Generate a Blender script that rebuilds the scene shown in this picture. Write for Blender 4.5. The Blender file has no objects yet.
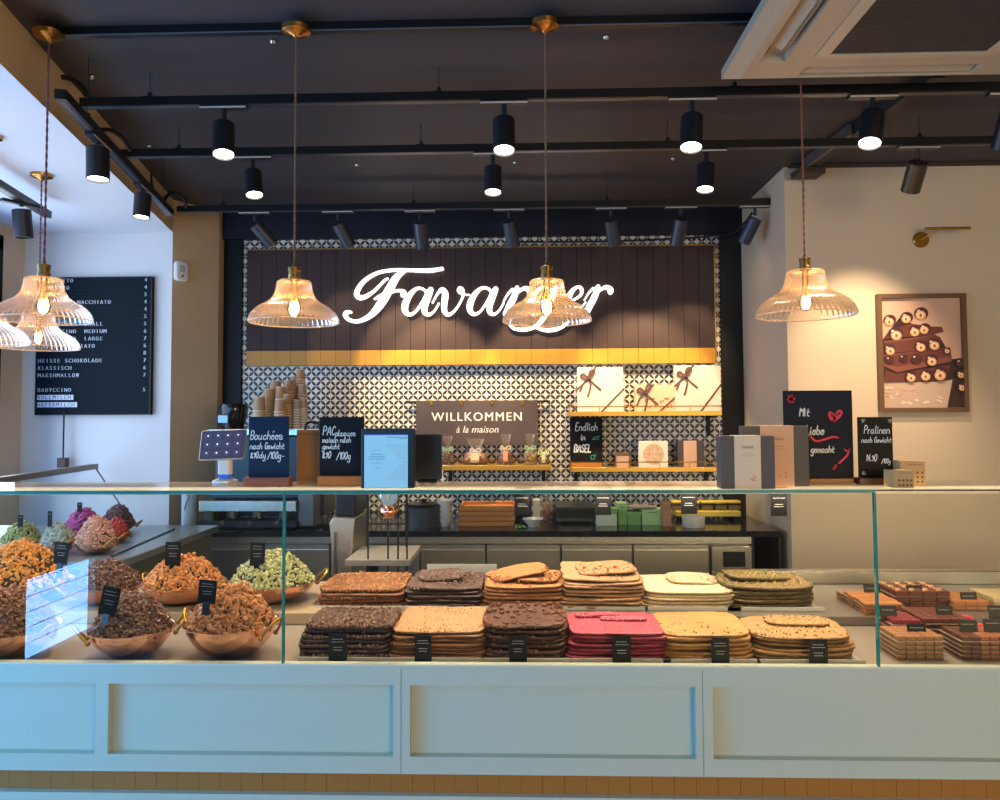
import bpy, math, random
from mathutils import Vector, Matrix, Euler
R = math.radians
scene = bpy.context.scene
COL = scene.collection
# ------------------------------------------------------------------ camera
F = 770.0
EYE = 1.5
PITCH, YAW, ROLL, SHY = R(2.5), R(1.76), R(-0.26), -18.6
CM = Matrix.Rotation(YAW, 3, 'Z') @ Matrix.Rotation(R(90) + PITCH, 3, 'X') @ Matrix.Rotation(ROLL, 3, 'Z')
cd = bpy.data.cameras.new('camera')
cam = bpy.data.objects.new('camera', cd)
COL.objects.link(cam)
cam.matrix_world = Matrix.Translation((0, 0, EYE)) @ CM.to_4x4()
cd.sensor_width = 36.0
cd.lens = 36.0 * F / 1000.0
cd.shift_y = SHY / 1000.0
cd.clip_start = 0.02
scene.camera = cam
def ray(px, py):
    return CM @ Vector(((px - 500) / F, -(py - (400 + SHY)) / F, -1))
def at(px, py, Y):
    d = ray(px, py); t = Y / d.y
    return Vector((d.x * t, Y, EYE + d.z * t))
def atz(px, py, z):
    d = ray(px, py); t = (z - EYE) / d.z
    return Vector((d.x * t, d.y * t, z))
def rect(x0, y0, x1, y1, Y):
    xm, ym = (x0 + x1) / 2, (y0 + y1) / 2
    return at(x0, ym, Y).x, at(x1, ym, Y).x, at(xm, y1, Y).z, at(xm, y0, Y).z
# ------------------------------------------------------------------ view and world
scene.view_settings.view_transform = 'Standard'
scene.view_settings.look = 'None'
scene.view_settings.gamma = 1
scene.view_settings.use_curve_mapping = False
scene.view_settings.exposure = 0.0
scene.cycles.max_bounces = 7
scene.cycles.diffuse_bounces = 4
scene.cycles.glossy_bounces = 4
scene.cycles.transmission_bounces = 4
scene.cycles.transparent_max_bounces = 24
scene.cycles.caustics_reflective = False
scene.cycles.caustics_refractive = False
scene.cycles.sample_clamp_indirect = 4
world = bpy.data.worlds.new('world'); scene.world = world
world.use_nodes = True
world.node_tree.nodes['Background'].inputs[0].default_value = (0.55, 0.75, 1.0, 1)
world.node_tree.nodes['Background'].inputs[1].default_value = 0.5
def link_light(name, kind, loc, energy, color, parent=None, **kw):
    l = bpy.data.lights.new(name, kind); l.energy = energy; l.color = color
    for k, v in kw.items(): setattr(l, k, v)
    o = bpy.data.objects.new(name, l); COL.objects.link(o); o.location = loc
    if parent: o.parent = parent
    return o
def aim(o, d):
    o.rotation_euler = Vector(d).to_track_quat('-Z', 'Y').to_euler()
# daylight through the shop windows (left side, and an assumed one in front), plus two added fills
DAY = (0.74, 0.88, 1.0)
l = link_light('daylight_side', 'AREA', (-2.72, 3.05, 1.5), 33, DAY, shape='RECTANGLE', size=2.0, size_y=1.7); aim(l, (1, 0, 0))
l = link_light('blue_left_fill', 'AREA', (-2.74, .72, 1.2), 62, (0.03, 0.44, 1.0), shape='RECTANGLE', size=1.1, size_y=1.8); aim(l, (1, .35, -.15))  # added deep blue fill that tints the left end of the counter
l = link_light('assumed_front_daylight', 'AREA', (-1.75, -2.38, 1.62), 16, (0.30, 0.70, 1.0), shape='RECTANGLE', size=2.0, size_y=1.2); aim(l, (-0.05, 1, -0.02))  # cool light added for the assumed front window out of view
l = link_light('warm_front_fill', 'AREA', (2.2, -2.38, 1.62), 86, (1.0, 0.80, 0.52), shape='RECTANGLE', size=2.0, size_y=1.2); aim(l, (.12, 1, 0))  # added warm fill for the right side, not daylight
# ------------------------------------------------------------------ helpers
def lin(c):
    c = c / 255.0
    return c / 12.92 if c <= 0.04045 else ((c + 0.055) / 1.055) ** 2.4
def rgb(h):
    return (lin(int(h[0:2], 16)), lin(int(h[2:4], 16)), lin(int(h[4:6], 16)), 1)
MATS = {}
def mat(name, hexc='808080', rough=0.5, metal=0.0, emit=None, es=1.0, noise=0.0, nscale=8.0, hex2=None, bump=0.0, bscale=40.0,
        island=0.0, spec=None, coat=0.0, trans=0.0, stretch=None, alpha=None):
    if name in MATS: return MATS[name]
    m = bpy.data.materials.new(name); m.use_nodes = True
    nt = m.node_tree; b = nt.nodes['Principled BSDF']
    b.inputs['Base Color'].default_value = rgb(hexc)
    b.inputs['Roughness'].default_value = rough
    b.inputs['Metallic'].default_value = metal
    if spec is not None: b.inputs['Specular IOR Level'].default_value = spec
    if coat: b.inputs['Coat Weight'].default_value = coat
    if trans: b.inputs['Transmission Weight'].default_value = trans
    if alpha is not None: b.inputs['Alpha'].default_value = alpha
    if emit:
        b.inputs['Emission Color'].default_value = rgb(emit); b.inputs['Emission Strength'].default_value = es
    co = None
    def coords():
        tc = nt.nodes.new('ShaderNodeTexCoord')
        if stretch:
            mp = nt.nodes.new('ShaderNodeMapping'); mp.inputs['Scale'].default_value = stretch
            nt.links.new(tc.outputs['Object'], mp.inputs['Vector']); return mp.outputs[0]
        return tc.outputs['Object']
    src = None
    if hex2:
        n = nt.nodes.new('ShaderNodeTexNoise'); n.inputs['Scale'].default_value = nscale; n.inputs['Detail'].default_value = 4
        nt.links.new(coords(), n.inputs['Vector'])
        r = nt.nodes.new('ShaderNodeValToRGB')
        r.color_ramp.elements[0].position = 0.5 - 0.25 * (1.2 - noise); r.color_ramp.elements[1].position = 0.5 + 0.25 * (1.2 - noise)
        r.color_ramp.elements[0].color = rgb(hexc); r.color_ramp.elements[1].color = rgb(hex2)
        nt.links.new(n.outputs['Fac'], r.inputs[0]); src = r.outputs[0]
        nt.links.new(src, b.inputs['Base Color'])
    if island:
        g = nt.nodes.new('ShaderNodeNewGeometry'); mr = nt.nodes.new('ShaderNodeMapRange')
        mr.inputs[3].default_value = 1 - island; mr.inputs[4].default_value = 1 + island
        nt.links.new(g.outputs['Random Per Island'], mr.inputs[0])
        h = nt.nodes.new('ShaderNodeHueSaturation'); h.inputs['Color'].default_value = rgb(hexc)
        if src: nt.links.new(src, h.inputs['Color'])
        nt.links.new(mr.outputs[0], h.inputs['Value']); nt.links.new(h.outputs[0], b.inputs['Base Color'])
    if bump:
        n = nt.nodes.new('ShaderNodeTexNoise'); n.inputs['Scale'].default_value = bscale; n.inputs['Detail'].default_value = 3
        nt.links.new(coords(), n.inputs['Vector'])
        bp = nt.nodes.new('ShaderNodeBump'); bp.inputs['Strength'].default_value = bump; bp.inputs['Distance'].default_value = 0.004
        nt.links.new(n.outputs['Fac'], bp.inputs['Height']); nt.links.new(bp.outputs[0], b.inputs['Normal'])
    MATS[name] = m
    return m
def glassmat(name, tint='e8f4f0', ior=1.5, rough=0.0, mixin=None, mixfac=0.0):
    """thin sheet glass: Fresnel mix of a clear transmission and a mirror reflection"""
    if name in MATS: return MATS[name]
    m = bpy.data.materials.new(name); m.use_nodes = True; nt = m.node_tree
    nt.nodes.clear()
    o = nt.nodes.new('ShaderNodeOutputMaterial'); t = nt.nodes.new('ShaderNodeBsdfTransparent'); g = nt.nodes.new('ShaderNodeBsdfGlossy')
    t.inputs[0].default_value = rgb(tint); g.inputs['Roughness'].default_value = rough
    fr = nt.nodes.new('ShaderNodeFresnel'); fr.inputs['IOR'].default_value = ior
    mx = nt.nodes.new('ShaderNodeMixShader')
    nt.links.new(fr.outputs[0], mx.inputs[0]); nt.links.new(t.outputs[0], mx.inputs[1]); nt.links.new(g.outputs[0], mx.inputs[2])
    out = mx.outputs[0]
    if mixin:
        d = nt.nodes.new('ShaderNodeBsdfTranslucent'); d.inputs[0].default_value = rgb(mixin)
        d2 = nt.nodes.new('ShaderNodeBsdfDiffuse'); d2.inputs[0].default_value = rgb(mixin)
        ad = nt.nodes.new('ShaderNodeMixShader'); ad.inputs[0].default_value = 0.35
        nt.links.new(d.outputs[0], ad.inputs[1]); nt.links.new(d2.outputs[0], ad.inputs[2])
        m2 = nt.nodes.new('ShaderNodeMixShader'); m2.inputs[0].default_value = mixfac
        nt.links.new(out, m2.inputs[1]); nt.links.new(ad.outputs[0], m2.inputs[2]); out = m2.outputs[0]
    nt.links.new(out, o.inputs[0])
    MATS[name] = m
    return m
def spline(pts, n=6):
    """Catmull-Rom through points of any dimension"""
    P = [tuple(p) for p in pts]
    if len(P) < 3: return P
    out = []
    for i in range(len(P) - 1):
        p0 = P[max(i - 1, 0)]; p1 = P[i]; p2 = P[i + 1]; p3 = P[min(i + 2, len(P) - 1)]
        for k in range(n):
            t = k / n
            out.append(tuple(0.5 * (2 * b + (c - a) * t + (2 * a - 5 * b + 4 * c - d) * t * t + (3 * b - a - 3 * c + d) * t ** 3)
                             for a, b, c, d in zip(p0, p1, p2, p3)))
    out.append(P[-1])
    return out
ICO = {}
def ico(sub):
    if sub not in ICO:
        import bmesh
        bm = bmesh.new(); bmesh.ops.create_icosphere(bm, subdivisions=sub, radius=1)
        bm.verts.ensure_lookup_table()
        ICO[sub] = ([v.co.copy() for v in bm.verts], [tuple(v.index for v in f.verts) for f in bm.faces]); bm.free()
    return ICO[sub]
class MB:
    """collects shapes and links them as ONE mesh object"""
    def __init__(s): s.v = []; s.f = []; s.mi = []; s.m = 0
    def add(s, vs, fs, M=None):
        b = len(s.v)
        s.v += [tuple(M @ Vector(p)) if M is not None else tuple(p) for p in vs]
        s.f += [tuple(i + b for i in f) for f in fs]; s.mi += [s.m] * len(fs)
        return s
    def box(s, x0, x1, y0, y1, z0, z1, M=None):
        v = [(x, y, z) for z in (z0, z1) for y in (y0, y1) for x in (x0, x1)]
        return s.add(v, [(0, 2, 3, 1), (4, 5, 7, 6), (0, 1, 5, 4), (2, 6, 7, 3), (0, 4, 6, 2), (1, 3, 7, 5)], M)
    def rbox(s, x0, x1, y0, y1, z0, z1, r=0.004, axis='z', n=3, M=None, c=None):
        """box with rounded corners around one axis and a small chamfer at both caps"""
        if axis == 'z': A = (x0, x1, y0, y1); lo, hi = z0, z1; f = lambda a, b, h: (a, b, h)
        elif axis == 'y': A = (x0, x1, z0, z1); lo, hi = y0, y1; f = lambda a, b, h: (a, h, b)
        else: A = (y0, y1, z0, z1); lo, hi = x0, x1; f = lambda a, b, h: (h, a, b)
        c = min(r * 0.5, (hi - lo) * 0.3) if c is None else c
        def ring(ins):
            a0, a1, b0, b1 = A[0] + ins, A[1] - ins, A[2] + ins, A[3] - ins
            rr = max(r - ins, 1e-4); o = []
            for cx, cy, st in ((a1 - rr, b1 - rr, 0), (a0 + rr, b1 - rr, 90), (a0 + rr, b0 + rr, 180), (a1 - rr, b0 + rr, 270)):
                for k in range(n + 1):
                    t = R(st + 90 * k / n); o.append((cx + rr * math.cos(t), cy + rr * math.sin(t)))
            return o
        rings = [(ring(c), lo), (ring(0), lo + c), (ring(0), hi - c), (ring(c), hi)]
        N = len(rings[0][0]); vs = [f(a, b, h) for rg, h in rings for a, b in rg]; fs = []
        for k in range(3):
            for i in range(N):
                j = (i + 1) % N; q = (k * N + i, k * N + j, (k + 1) * N + j, (k + 1) * N + i)
                fs.append(q if axis != 'y' else q[::-1])
        fs.append(tuple(range(N))[::-1] if axis != 'y' else tuple(range(N)))
        fs.append(tuple(range(3 * N, 4 * N)) if axis != 'y' else tuple(range(3 * N, 4 * N))[::-1])
        return s.add(vs, fs, M)
    def lathe(s, prof, n=32, M=None, flute=0.0, nf=0, cap=True):
        """profile of (radius, z) turned about z"""
        vs = []; fs = []
        for r, z in prof:
            for i in range(n):
                t = 2 * math.pi * i / n
                q = r * (1 + (flute * math.cos(nf * t) if nf else 0))
                vs.append((q * math.cos(t), q * math.sin(t), z))
        for k in range(len(prof) - 1):
            for i in range(n):
                j = (i + 1) % n; fs.append((k * n + i, k * n + j, (k + 1) * n + j, (k + 1) * n + i))
        if cap:
            if prof[0][0] > 1e-6: fs.append(tuple(range(n))[::-1])
            if prof[-1][0] > 1e-6: fs.append(tuple(range((len(prof) - 1) * n, len(prof) * n)))
        return s.add(vs, fs, M)
    def cyl(s, p0, p1, r0, r1=None, n=16):
        p0, p1 = Vector(p0), Vector(p1); d = p1 - p0; L = d.length
        M = Matrix.Translation(p0) @ d.to_track_quat('Z', 'Y').to_matrix().to_4x4()
        return s.lathe([(r0, 0), (r0 if r1 is None else r1, L)], n, M)
    def tube(s, pts, r, n=8, smooth=0):
        P = [Vector(p[:3]) for p in (spline(pts, smooth) if smooth else pts)]
        vs = []; fs = []; up = None
        for i, p in enumerate(P):
            d = (P[min(i + 1, len(P) - 1)] - P[max(i - 1, 0)]).normalized()
            if up is None: up = Vector((0, 0, 1)) if abs(d.z) < .9 else Vector((1, 0, 0))
            a = d.cross(up)
            if a.length < 1e-4: a = d.orthogonal()
            a.normalize(); b = a.cross(d).normalized(); up = b
            for k in range(n):
                t = 2 * math.pi * k / n; vs.append(p + a * (r * math.cos(t)) + b * (r * math.sin(t)))
        for i in range(len(P) - 1):
            for k in range(n):
                j = (k + 1) % n; fs.append((i * n + k, i * n + j, (i + 1) * n + j, (i + 1) * n + k))
        fs.append(tuple(range(n))[::-1]); fs.append(tuple(range((len(P) - 1) * n, len(P) * n)))
        return s.add(vs, fs)
    def prism(s, poly, y0, y1, M=None):
        """polygon of (x, z) extruded from y0 to y1"""
        n = len(poly)
        vs = [(x, y0, z) for x, z in poly] + [(x, y1, z) for x, z in poly]
        fs = [tuple(range(n)), tuple(range(n, 2 * n))[::-1]] + [(i, i + n, (i + 1) % n + n, (i + 1) % n) for i in range(n)]
        return s.add(vs, fs, M)
    def lump(s, c, r, sub=1, rnd=None, sq=(1, 1, 1), jit=0.2, rot=True):
        V, Fc = ico(sub); rnd = rnd or random
        M = Matrix.Translation(c)
        if rot: M = M @ Euler((rnd.uniform(0, 6), rnd.uniform(0, 6), rnd.uniform(0, 6))).to_matrix().to_4x4()
        vs = [Vector((v.x * sq[0], v.y * sq[1], v.z * sq[2])) * r * (1 + rnd.uniform(-jit, jit)) for v in V]
        return s.add(vs, Fc, M)
    def stroke(s, pts, rad, y, th=0.001, to=None, closed=False):
        """flat brush stroke in the x-z plane: pts (x, z[, r]) -> a ribbon with round ends, front at y"""
        to = to or (lambda a, b: (a, b))
        P = []
        for p in pts:
            a, b = to(p[0], p[1]); P.append((Vector((a, b)), (p[2] if len(p) > 2 else 1) * rad))
        L = []; Rr = []
        def nrm(i):
            a = P[max(i - 1, 0)][0]; b = P[min(i + 1, len(P) - 1)][0]; d = b - a
            if d.length < 1e-9: d = Vector((1, 0))
            d.normalize(); return Vector((-d.y, d.x)), d
        for i in range(len(P)):
            nn, d = nrm(i); L.append(P[i][0] + nn * P[i][1]); Rr.append(P[i][0] - nn * P[i][1])
        n = len(P)
        for i in range(n - 1):
            q = [Rr[i], Rr[i + 1], L[i + 1], L[i]]
            vs = [(p.x, y, p.y) for p in q] + [(p.x, y + th, p.y) for p in q]
            s.add(vs, [(0, 1, 2, 3), (7, 6, 5, 4), (0, 4, 5, 1), (2, 6, 7, 3)])
        for i in (0, n - 1):
            c, r = P[i]; k = 10
            ring = [(c.x + r * math.cos(2 * math.pi * j / k), c.y + r * math.sin(2 * math.pi * j / k)) for j in range(k)]
            s.prism(ring, y, y + th)
        return s
    def build(s, name, m, parent=None, world=False, smooth=False, bevel=0.0, autos=None):
        me = bpy.data.meshes.new(name)
        off = Vector((0, 0, 0))
        inv = None
        if world and parent is not None:
            inv = wm(parent).inverted(); vs = [tuple(inv @ Vector(p)) for p in s.v]
        else: vs = s.v
        me.from_pydata(vs, [], s.f)
        ms = m if isinstance(m, (list, tuple)) else [m]
        for x in ms: me.materials.append(x)
        if len(ms) > 1: me.polygons.foreach_set('material_index', s.mi)
        if smooth: me.polygons.foreach_set('use_smooth', [True] * len(me.polygons))
        me.update()
        if smooth and autos: me.set_sharp_from_angle(angle=R(autos))
        o = bpy.data.objects.new(name, me); COL.objects.link(o)
        if parent is not None: o.parent = parent
        if bevel:
            b = o.modifiers.new('bevel', 'BEVEL'); b.width = bevel; b.segments = 2; b.limit_method = 'ANGLE'
        return o
def wm(o):
    M = o.matrix_basis.copy()
    return wm(o.parent) @ M if o.parent else M
def tag(o, label=None, cat=None, group=None, kind=None):
    if label: o['label'] = label
    if cat: o['category'] = cat
    if group: o['group'] = group
    if kind: o['kind'] = kind
    return o
def thing(name, label, cat, loc=(0, 0, 0), rz=0.0, group=None):
    o = bpy.data.objects.new(name, None); COL.objects.link(o); o.location = loc; o.rotation_euler = (0, 0, rz)
    o.empty_display_size = 0.05
    return tag(o, label, cat, group)
def struct(name, mb, m, **k):
    o = mb.build(name, m, **k); o['kind'] = 'structure'; return o
def copy_tree(o, parent=None):
    c = o.copy(); COL.objects.link(c); c.parent = parent
    for ch in KIDS.get(o.name, []) or [x for x in bpy.data.objects if x.parent == o]:
        copy_tree(ch, c)
    return c
KIDS = {}
def textmesh(s, size, bold=0.0, shear=0.0, ext=0.0005, align='CENTER', spacing=1.0):
    cu = bpy.data.curves.new('t', 'FONT'); cu.body = s; cu.size = size; cu.offset = bold; cu.shear = shear; cu.extrude = ext
    cu.align_x = align; cu.space_character = spacing; cu.resolution_u = 3
    o = bpy.data.objects.new('t', cu); COL.objects.link(o)
    dg = bpy.context.evaluated_depsgraph_get(); dg.update()
    me = bpy.data.meshes.new_from_object(o.evaluated_get(dg))
    vs = [v.co.copy() for v in me.vertices]; fs = [tuple(p.vertices) for p in me.polygons]
    bpy.data.objects.remove(o); bpy.data.curves.remove(cu); bpy.data.meshes.remove(me)
    return vs, fs
def put_text(mb, s, x, y, z, size, bold=0.0, **k):
    """printed text standing in the x-z plane, facing -y"""
    vs, fs = textmesh(s, size, **k)
    for q in ((-bold, 0), (bold, 0), (0, bold)) if bold else ((0, 0),):
        mb.add([(x + v.x + q[0], y - v.z - abs(q[1]) * .2, z + v.y + q[1] * .5) for v in vs], fs)
    return mb
PEN = {'a': "36 16 04 13 23 35|36 34 43", 'b': "09 03|05 26 35 34 23 03", 'c': "35 26 16 05 04 13 23 34", 'd': "35 26 16 05 04 13 23 34|39 34 43",
 'e': "05 35 26 16 05 04 13 23 34", 'g': "36 16 05 04 13 34|36 31 20 10 01", 'h': "09 03|05 16 26 35 33", 'i': "06 04 13|08 07", 'k': "09 03|36 04|15 33",
 'l': "09 04 13", 'm': "06 03|05 16 25 23|25 36 45 43", 'n': "06 03|05 16 26 35 33", 'o': "16 05 04 13 23 34 35 26 16", 'p': "06 00|05 16 26 35 34 23 13 04",
 'q': "36 16 05 04 13 24 35|36 30 41", 'r': "06 03|05 16 26", 's': "35 26 06 05 34 33 13 04", 't': "18 14 23 33|06 36", 'u': "06 04 13 23 34|36 34 43",
 'w': "06 13 25 33 46", 'y': "06 04 13 34|36 31 10 01", 'A': "03 29 43|15 35", 'B': "03 09 29 38 37 26 06|26 35 34 23 03", 'C': "38 29 19 07 05 13 23 34",
 'E': "39 09 03 33|06 26", 'G': "38 29 19 07 05 13 23 34 36 26", 'L': "09 03 33", 'M': "03 09 26 49 43", 'P': "03 09 29 38 37 26 06",
 'S': "38 29 19 08 07 35 34 23 13 04", '0': "19 07 05 13 23 35 37 29 19", '1': "07 19 13", '4': "29 05 35|27 23", '8': "16 07 18 27 16 04 13 24 16",
 '9': "27 16 07 18 27 25 13", '.': "03 04", '/': "02 39", '-': "15 35", '\u00e9': "05 35 26 16 05 04 13 23 34|18 29"}
def pen(mb, s, x, z, h, y, rad=0.0011, slant=0.15, squeeze=0.66):
    """chalk handwriting: h is the height of a capital, x and z the start of the base line"""
    u = h / 6.0; cx = x
    for ch in s:
        if ch == ' ': cx += 3.2 * u * squeeze; continue
        g = PEN[ch]; w = 0
        for pl in g.split('|'):
            pts = [(int(a[0]), int(a[1]) - 3) for a in pl.split()]
            w = max(w, max(p[0] for p in pts))
            q = [(cx + (p[0] * squeeze + p[1] * slant) * u, z + p[1] * u) for p in pts]
            mb.stroke(spline(q, 3) if len(q) > 2 else q, rad, y, 0.0006)
        cx += (w + 1.3) * u * squeeze
    return mb
# ------------------------------------------------------------------ materials
BLACK = mat('black_paint', '0e0f12', 0.55, spec=.25)
BLK2 = mat('black_matt', '0c0c0f', 0.6)
CEILM = mat('ceiling_black', '38373e', 0.6, hex2='3f3b3d', nscale=0.6)
BRASS = mat('brass', 'b98a3a', 0.28, 1.0)
BRASS2 = mat('brushed_brass_shelf', 'c79a45', 0.38, 0.7)
STEEL = mat('brushed_steel', 'cfc4b4', 0.27, .92, bump=0.15, bscale=60, stretch=(1, 1, 14))
STEELD = mat('dark_steel', '77746f', 0.36, .7)
WHITE = mat('white_plastic', 'e6e6e6', 0.4)
CREAM = mat('cream_card', 'f3dcc0', 0.6)
MINT = mat('counter_paint', 'c6c9b6', 0.42)
COPPER = mat('polished_copper', 'f2b294', 0.13, 1.0, bump=0.25, bscale=70)
GOLDP = mat('ochre_panel', 'b07c25', 0.5)
BEIGE = mat('beige_wall', 'd8c6ac', 0.75, hex2='d3c1a7', nscale=3)
BEIGED = mat('beige_plaster', 'cbb594', 0.75, hex2='c3ad8b', nscale=2)
WALLW = mat('white_wall', 'd5d6d8', 0.8, hex2='cfcfd0', nscale=1.5)
GLASS = glassmat('sheet_glass', 'f2f8f6')
EDGE = mat('glass_edge', '1b8073', 0.15, emit='126a5f', es=0.0)
ACRYL = glassmat('clear_acrylic', 'f4f2ee', 1.45)
WOODO = mat('oak_base', 'a8651f', 0.45, hex2='8f5419', nscale=30, stretch=(1, 6, 6))
WOODR = mat('walnut_base', '7b4430', 0.5, hex2='693826', nscale=30, stretch=(1, 6, 6))
NAVY = mat('chalkboard_navy', '13243c', 0.6, spec=.2)
SLATE = mat('chalkboard_black', '121014', 0.6, spec=.2)
CHALK = mat('white_chalk', 'f2f0ea', 0.7, emit='f2f0ea', es=0.0)
CHALKR = mat('red_chalk', 'e83245', 0.6)
CHALKG = mat('green_chalk', '3fae7a', 0.6)
KRAFT = mat('kraft_paper', 'b58f62', 0.8)
WOODT = mat('wooden_tray', 'c98743', 0.5, hex2='b97534', nscale=20, stretch=(1, 6, 6))
# ------------------------------------------------------------------ room
YB = 4.7; CZ = 2.75
b = MB().box(-3.4, 3.4, -2.6, 5.0, -0.1, 0.0); struct('floor', b, mat('floor_tiles', '8a8780', 0.4, hex2='7d7a74', nscale=3))
b = MB().box(-2.3, 3.4, -2.6, 5.0, CZ, CZ + 0.1); struct('ceiling', b, CEILM)
# tiled back wall
def tile_material():
    m = bpy.data.materials.new('patterned_wall_tiles'); m.use_nodes = True; nt = m.node_tree; B = nt.nodes['Principled BSDF']
    N = nt.nodes.new; Lk = nt.links.new
    tc = N('ShaderNodeTexCoord'); sp = N('ShaderNodeSeparateXYZ'); Lk(tc.outputs['Object'], sp.inputs[0])
    def mt(op, a, bb=None, c=None):
        n = N('ShaderNodeMath'); n.operation = op
        for i, q in enumerate((a, bb, c)):
            if q is None: continue
            if isinstance(q, (int, float)): n.inputs[i].default_value = q
            else: Lk(q, n.inputs[i])
        return n.outputs[0]
    P = 0.0600; G0 = at(388.8, 385.6, YB)
    a = P / math.sqrt(2); k = 1 / (math.sqrt(2) * a)
    x = mt('ADD', sp.outputs[0], 60 * P - G0.x); z = mt('ADD', sp.outputs[2], 60 * P - G0.z)
    u = mt('FRACT', mt('MULTIPLY', mt('ADD', x, z), k)); v = mt('FRACT', mt('MULTIPLY', mt('ADD', mt('SUBTRACT', x, z), 20 * P), k))
    tot = None
    for cu in (0, 1):
        for cv in (0, 1):
            du = mt('SUBTRACT', u, cu); dv = mt('SUBTRACT', v, cv)
            d = mt('SQRT', mt('ADD', mt('MULTIPLY', du, du), mt('MULTIPLY', dv, dv)))
            q = mt('LESS_THAN', d, 0.692); tot = q if tot is None else mt('ADD', tot, q)
    pet = mt('GREATER_THAN', tot, 1.5)
    g1 = mt('LESS_THAN', mt('FRACT', mt('DIVIDE', mt('ADD', x, .0018), 3 * P)), 0.02); g2 = mt('LESS_THAN', mt('FRACT', mt('DIVIDE', mt('ADD', z, .0018), 3 * P)), 0.02)
    gr = mt('MAXIMUM', g1, g2)
    mx = N('ShaderNodeMix'); mx.data_type = 'RGBA'; Lk(pet, mx.inputs[0]); mx.inputs[6].default_value = rgb('e6ddcf'); mx.inputs[7].default_value = rgb('2b2521')
    m2 = N('ShaderNodeMix'); m2.data_type = 'RGBA'; Lk(gr, m2.inputs[0]); Lk(mx.outputs[2], m2.inputs[6]); m2.inputs[7].default_value = rgb('c9beae')
    Lk(m2.outputs[2], B.inputs['Base Color']); B.inputs['Roughness'].default_value = 0.45
    return m
X0, X1, Z0, Z1 = rect(240, 237, 722, 600, YB)
XL, XR = X0, X1
struct('wall_back', MB().box(XL - 0.1, XR + 0.1, YB, YB + 0.1, 0, CZ), tile_material())
# black fascia and columns around the tiled niche
ZF = at(480, 236, YB - .05).z
struct('trim_1', MB().box(-2.05, 1.42, YB - 0.05, YB - 0.002, ZF, CZ), mat('fascia_navy', '12141f', 0.6, spec=.3))
xa, xb, _, _ = rect(218, 220, 241, 500, YB - 0.02)
struct('trim_2', MB().box(-2.1, xb, YB - 0.02, YB, 0, ZF), BLACK)
xa, xb, _, _ = rect(722, 220, 743, 500, YB - 0.02)
struct('trim_3', MB().box(xa, 1.4, YB - 0.02, YB, 0, ZF), mat('dark_panelling', '17181a', 0.5, spec=.3))
# right wall: front face with the picture and its return towards the niche
YR = 3.9
xr = at(787, 320, YR).x
struct('wall_right', MB().box(xr, 3.4, YR, YB + 0.2, 0, CZ), mat('warm_beige_wall', 'dbc1a0', 0.8, hex2='d7bd9c', nscale=2))
struct('wall_right_side', MB().box(3.3, 3.4, -2.6, YR, 0, CZ), BEIGE)
# dark band on the ceiling above the right wall
zt = at(900, 168, YR - .05).z
struct('trim_4', MB().box(xr + 0.02, 3.3, YR - 0.06, YR - 0.001, at(900, 167, YR).z, CZ), mat('brown_beam', '2a1d1c', 0.6))
# left: soffit partition, pilaster, alcove
def LX(Y): return -1.585 - 0.213 * (Y - 2.32)
ZS = 2.5625; YA = 4.33
def quadprism(pts, z0, z1):
    n = len(pts); vs = [(x, y, z0) for x, y in pts] + [(x, y, z1) for x, y in pts]
    return MB().add(vs, [tuple(range(n))[::-1], tuple(range(n, 2 * n))] + [(i, (i + 1) % n, (i + 1) % n + n, i + n) for i in range(n)])
XP = at(218, 330, YB - 0.1).x
struct('wall_left_soffit', quadprism([(LX(-2.6), -2.6), (LX(YA), YA), (LX(YA) - 0.03, YA), (LX(-2.6) - 0.03, -2.6)], ZS - .002, CZ), BEIGED)
struct('wall_left_pilaster', quadprism([(LX(YA), YA), (XP, YB - 0.1), (XP, YB + 0.1), (LX(YA) - 0.3, YB + 0.1), (LX(YA) - 0.3, YA + 0.02)], 0, CZ), BEIGED)
struct('wall_left_back', MB().box(-3.1, LX(YA), YA, YA + 0.1, 0, ZS + .08), WALLW)
struct('ceiling_alcove', quadprism([(LX(-2.6) - 0.0005, -2.6), (LX(YA) - 0.0005, YA), (-3.1, YA), (-3.1, -2.6)], ZS - .003, ZS + 0.08), mat('alcove_ceiling_white', 'dfe3e8', 0.8))
# alcove left wall with a big shop window, and an assumed low pane made to glow
XW = -2.88
m = MB()
for y0, y1, z0, z1 in ((-2.6, -1.32, 0, ZS), (-1.32, -0.60, 0.56, ZS), (-1.32, -0.60, 0, 0.08), (-0.60, 0.1, 0, ZS), (0.1, 4.12, 0, 0.55), (0.1, 4.12, 2.48, ZS), (4.12, YA, 0, ZS)):
    m.box(XW - 0.1, XW, y0, y1, z0, z1)
struct('wall_left', m, BEIGE)
PANE = mat('daylit_pane', '203040', 0.3, emit='5aa0ff', es=1.6)
PANEL = mat('assumed_low_glow_pane', '203040', 0.3, emit='6fb0ff', es=40.0)  # assumed pane, glowing strongly to give the case glass its blue reflection
w = thing('window_1', None, None); w['kind'] = 'structure'
MB().box(XW - 0.06, XW - 0.05, 0.1, 4.12, 0.55, 2.48).build('pane', PANE, w)
m = MB()
for y in (0.1, 1.4, 2.7, 4.06): m.box(XW - 0.05, XW + 0.02, y, y + 0.06, 0.55, 2.48)
m.box(XW - 0.05, XW + 0.02, 0.1, 4.12, 0.55, 0.61); m.box(XW - 0.05, XW + 0.02, 0.1, 4.12, 2.42, 2.5)
m.build('window_frame', BLACK, w)
w = thing('window_2', None, None); w['kind'] = 'structure'
MB().box(XW - 0.06, XW - 0.05, -1.32, -0.60, 0.08, 0.56).build('pane', PANEL, w)
m = MB()
for z in (.08, .17, .26, .35, .44, .53): m.box(XW - 0.05, XW - 0.045, -1.32, -0.60, z, z + 0.003)
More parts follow.
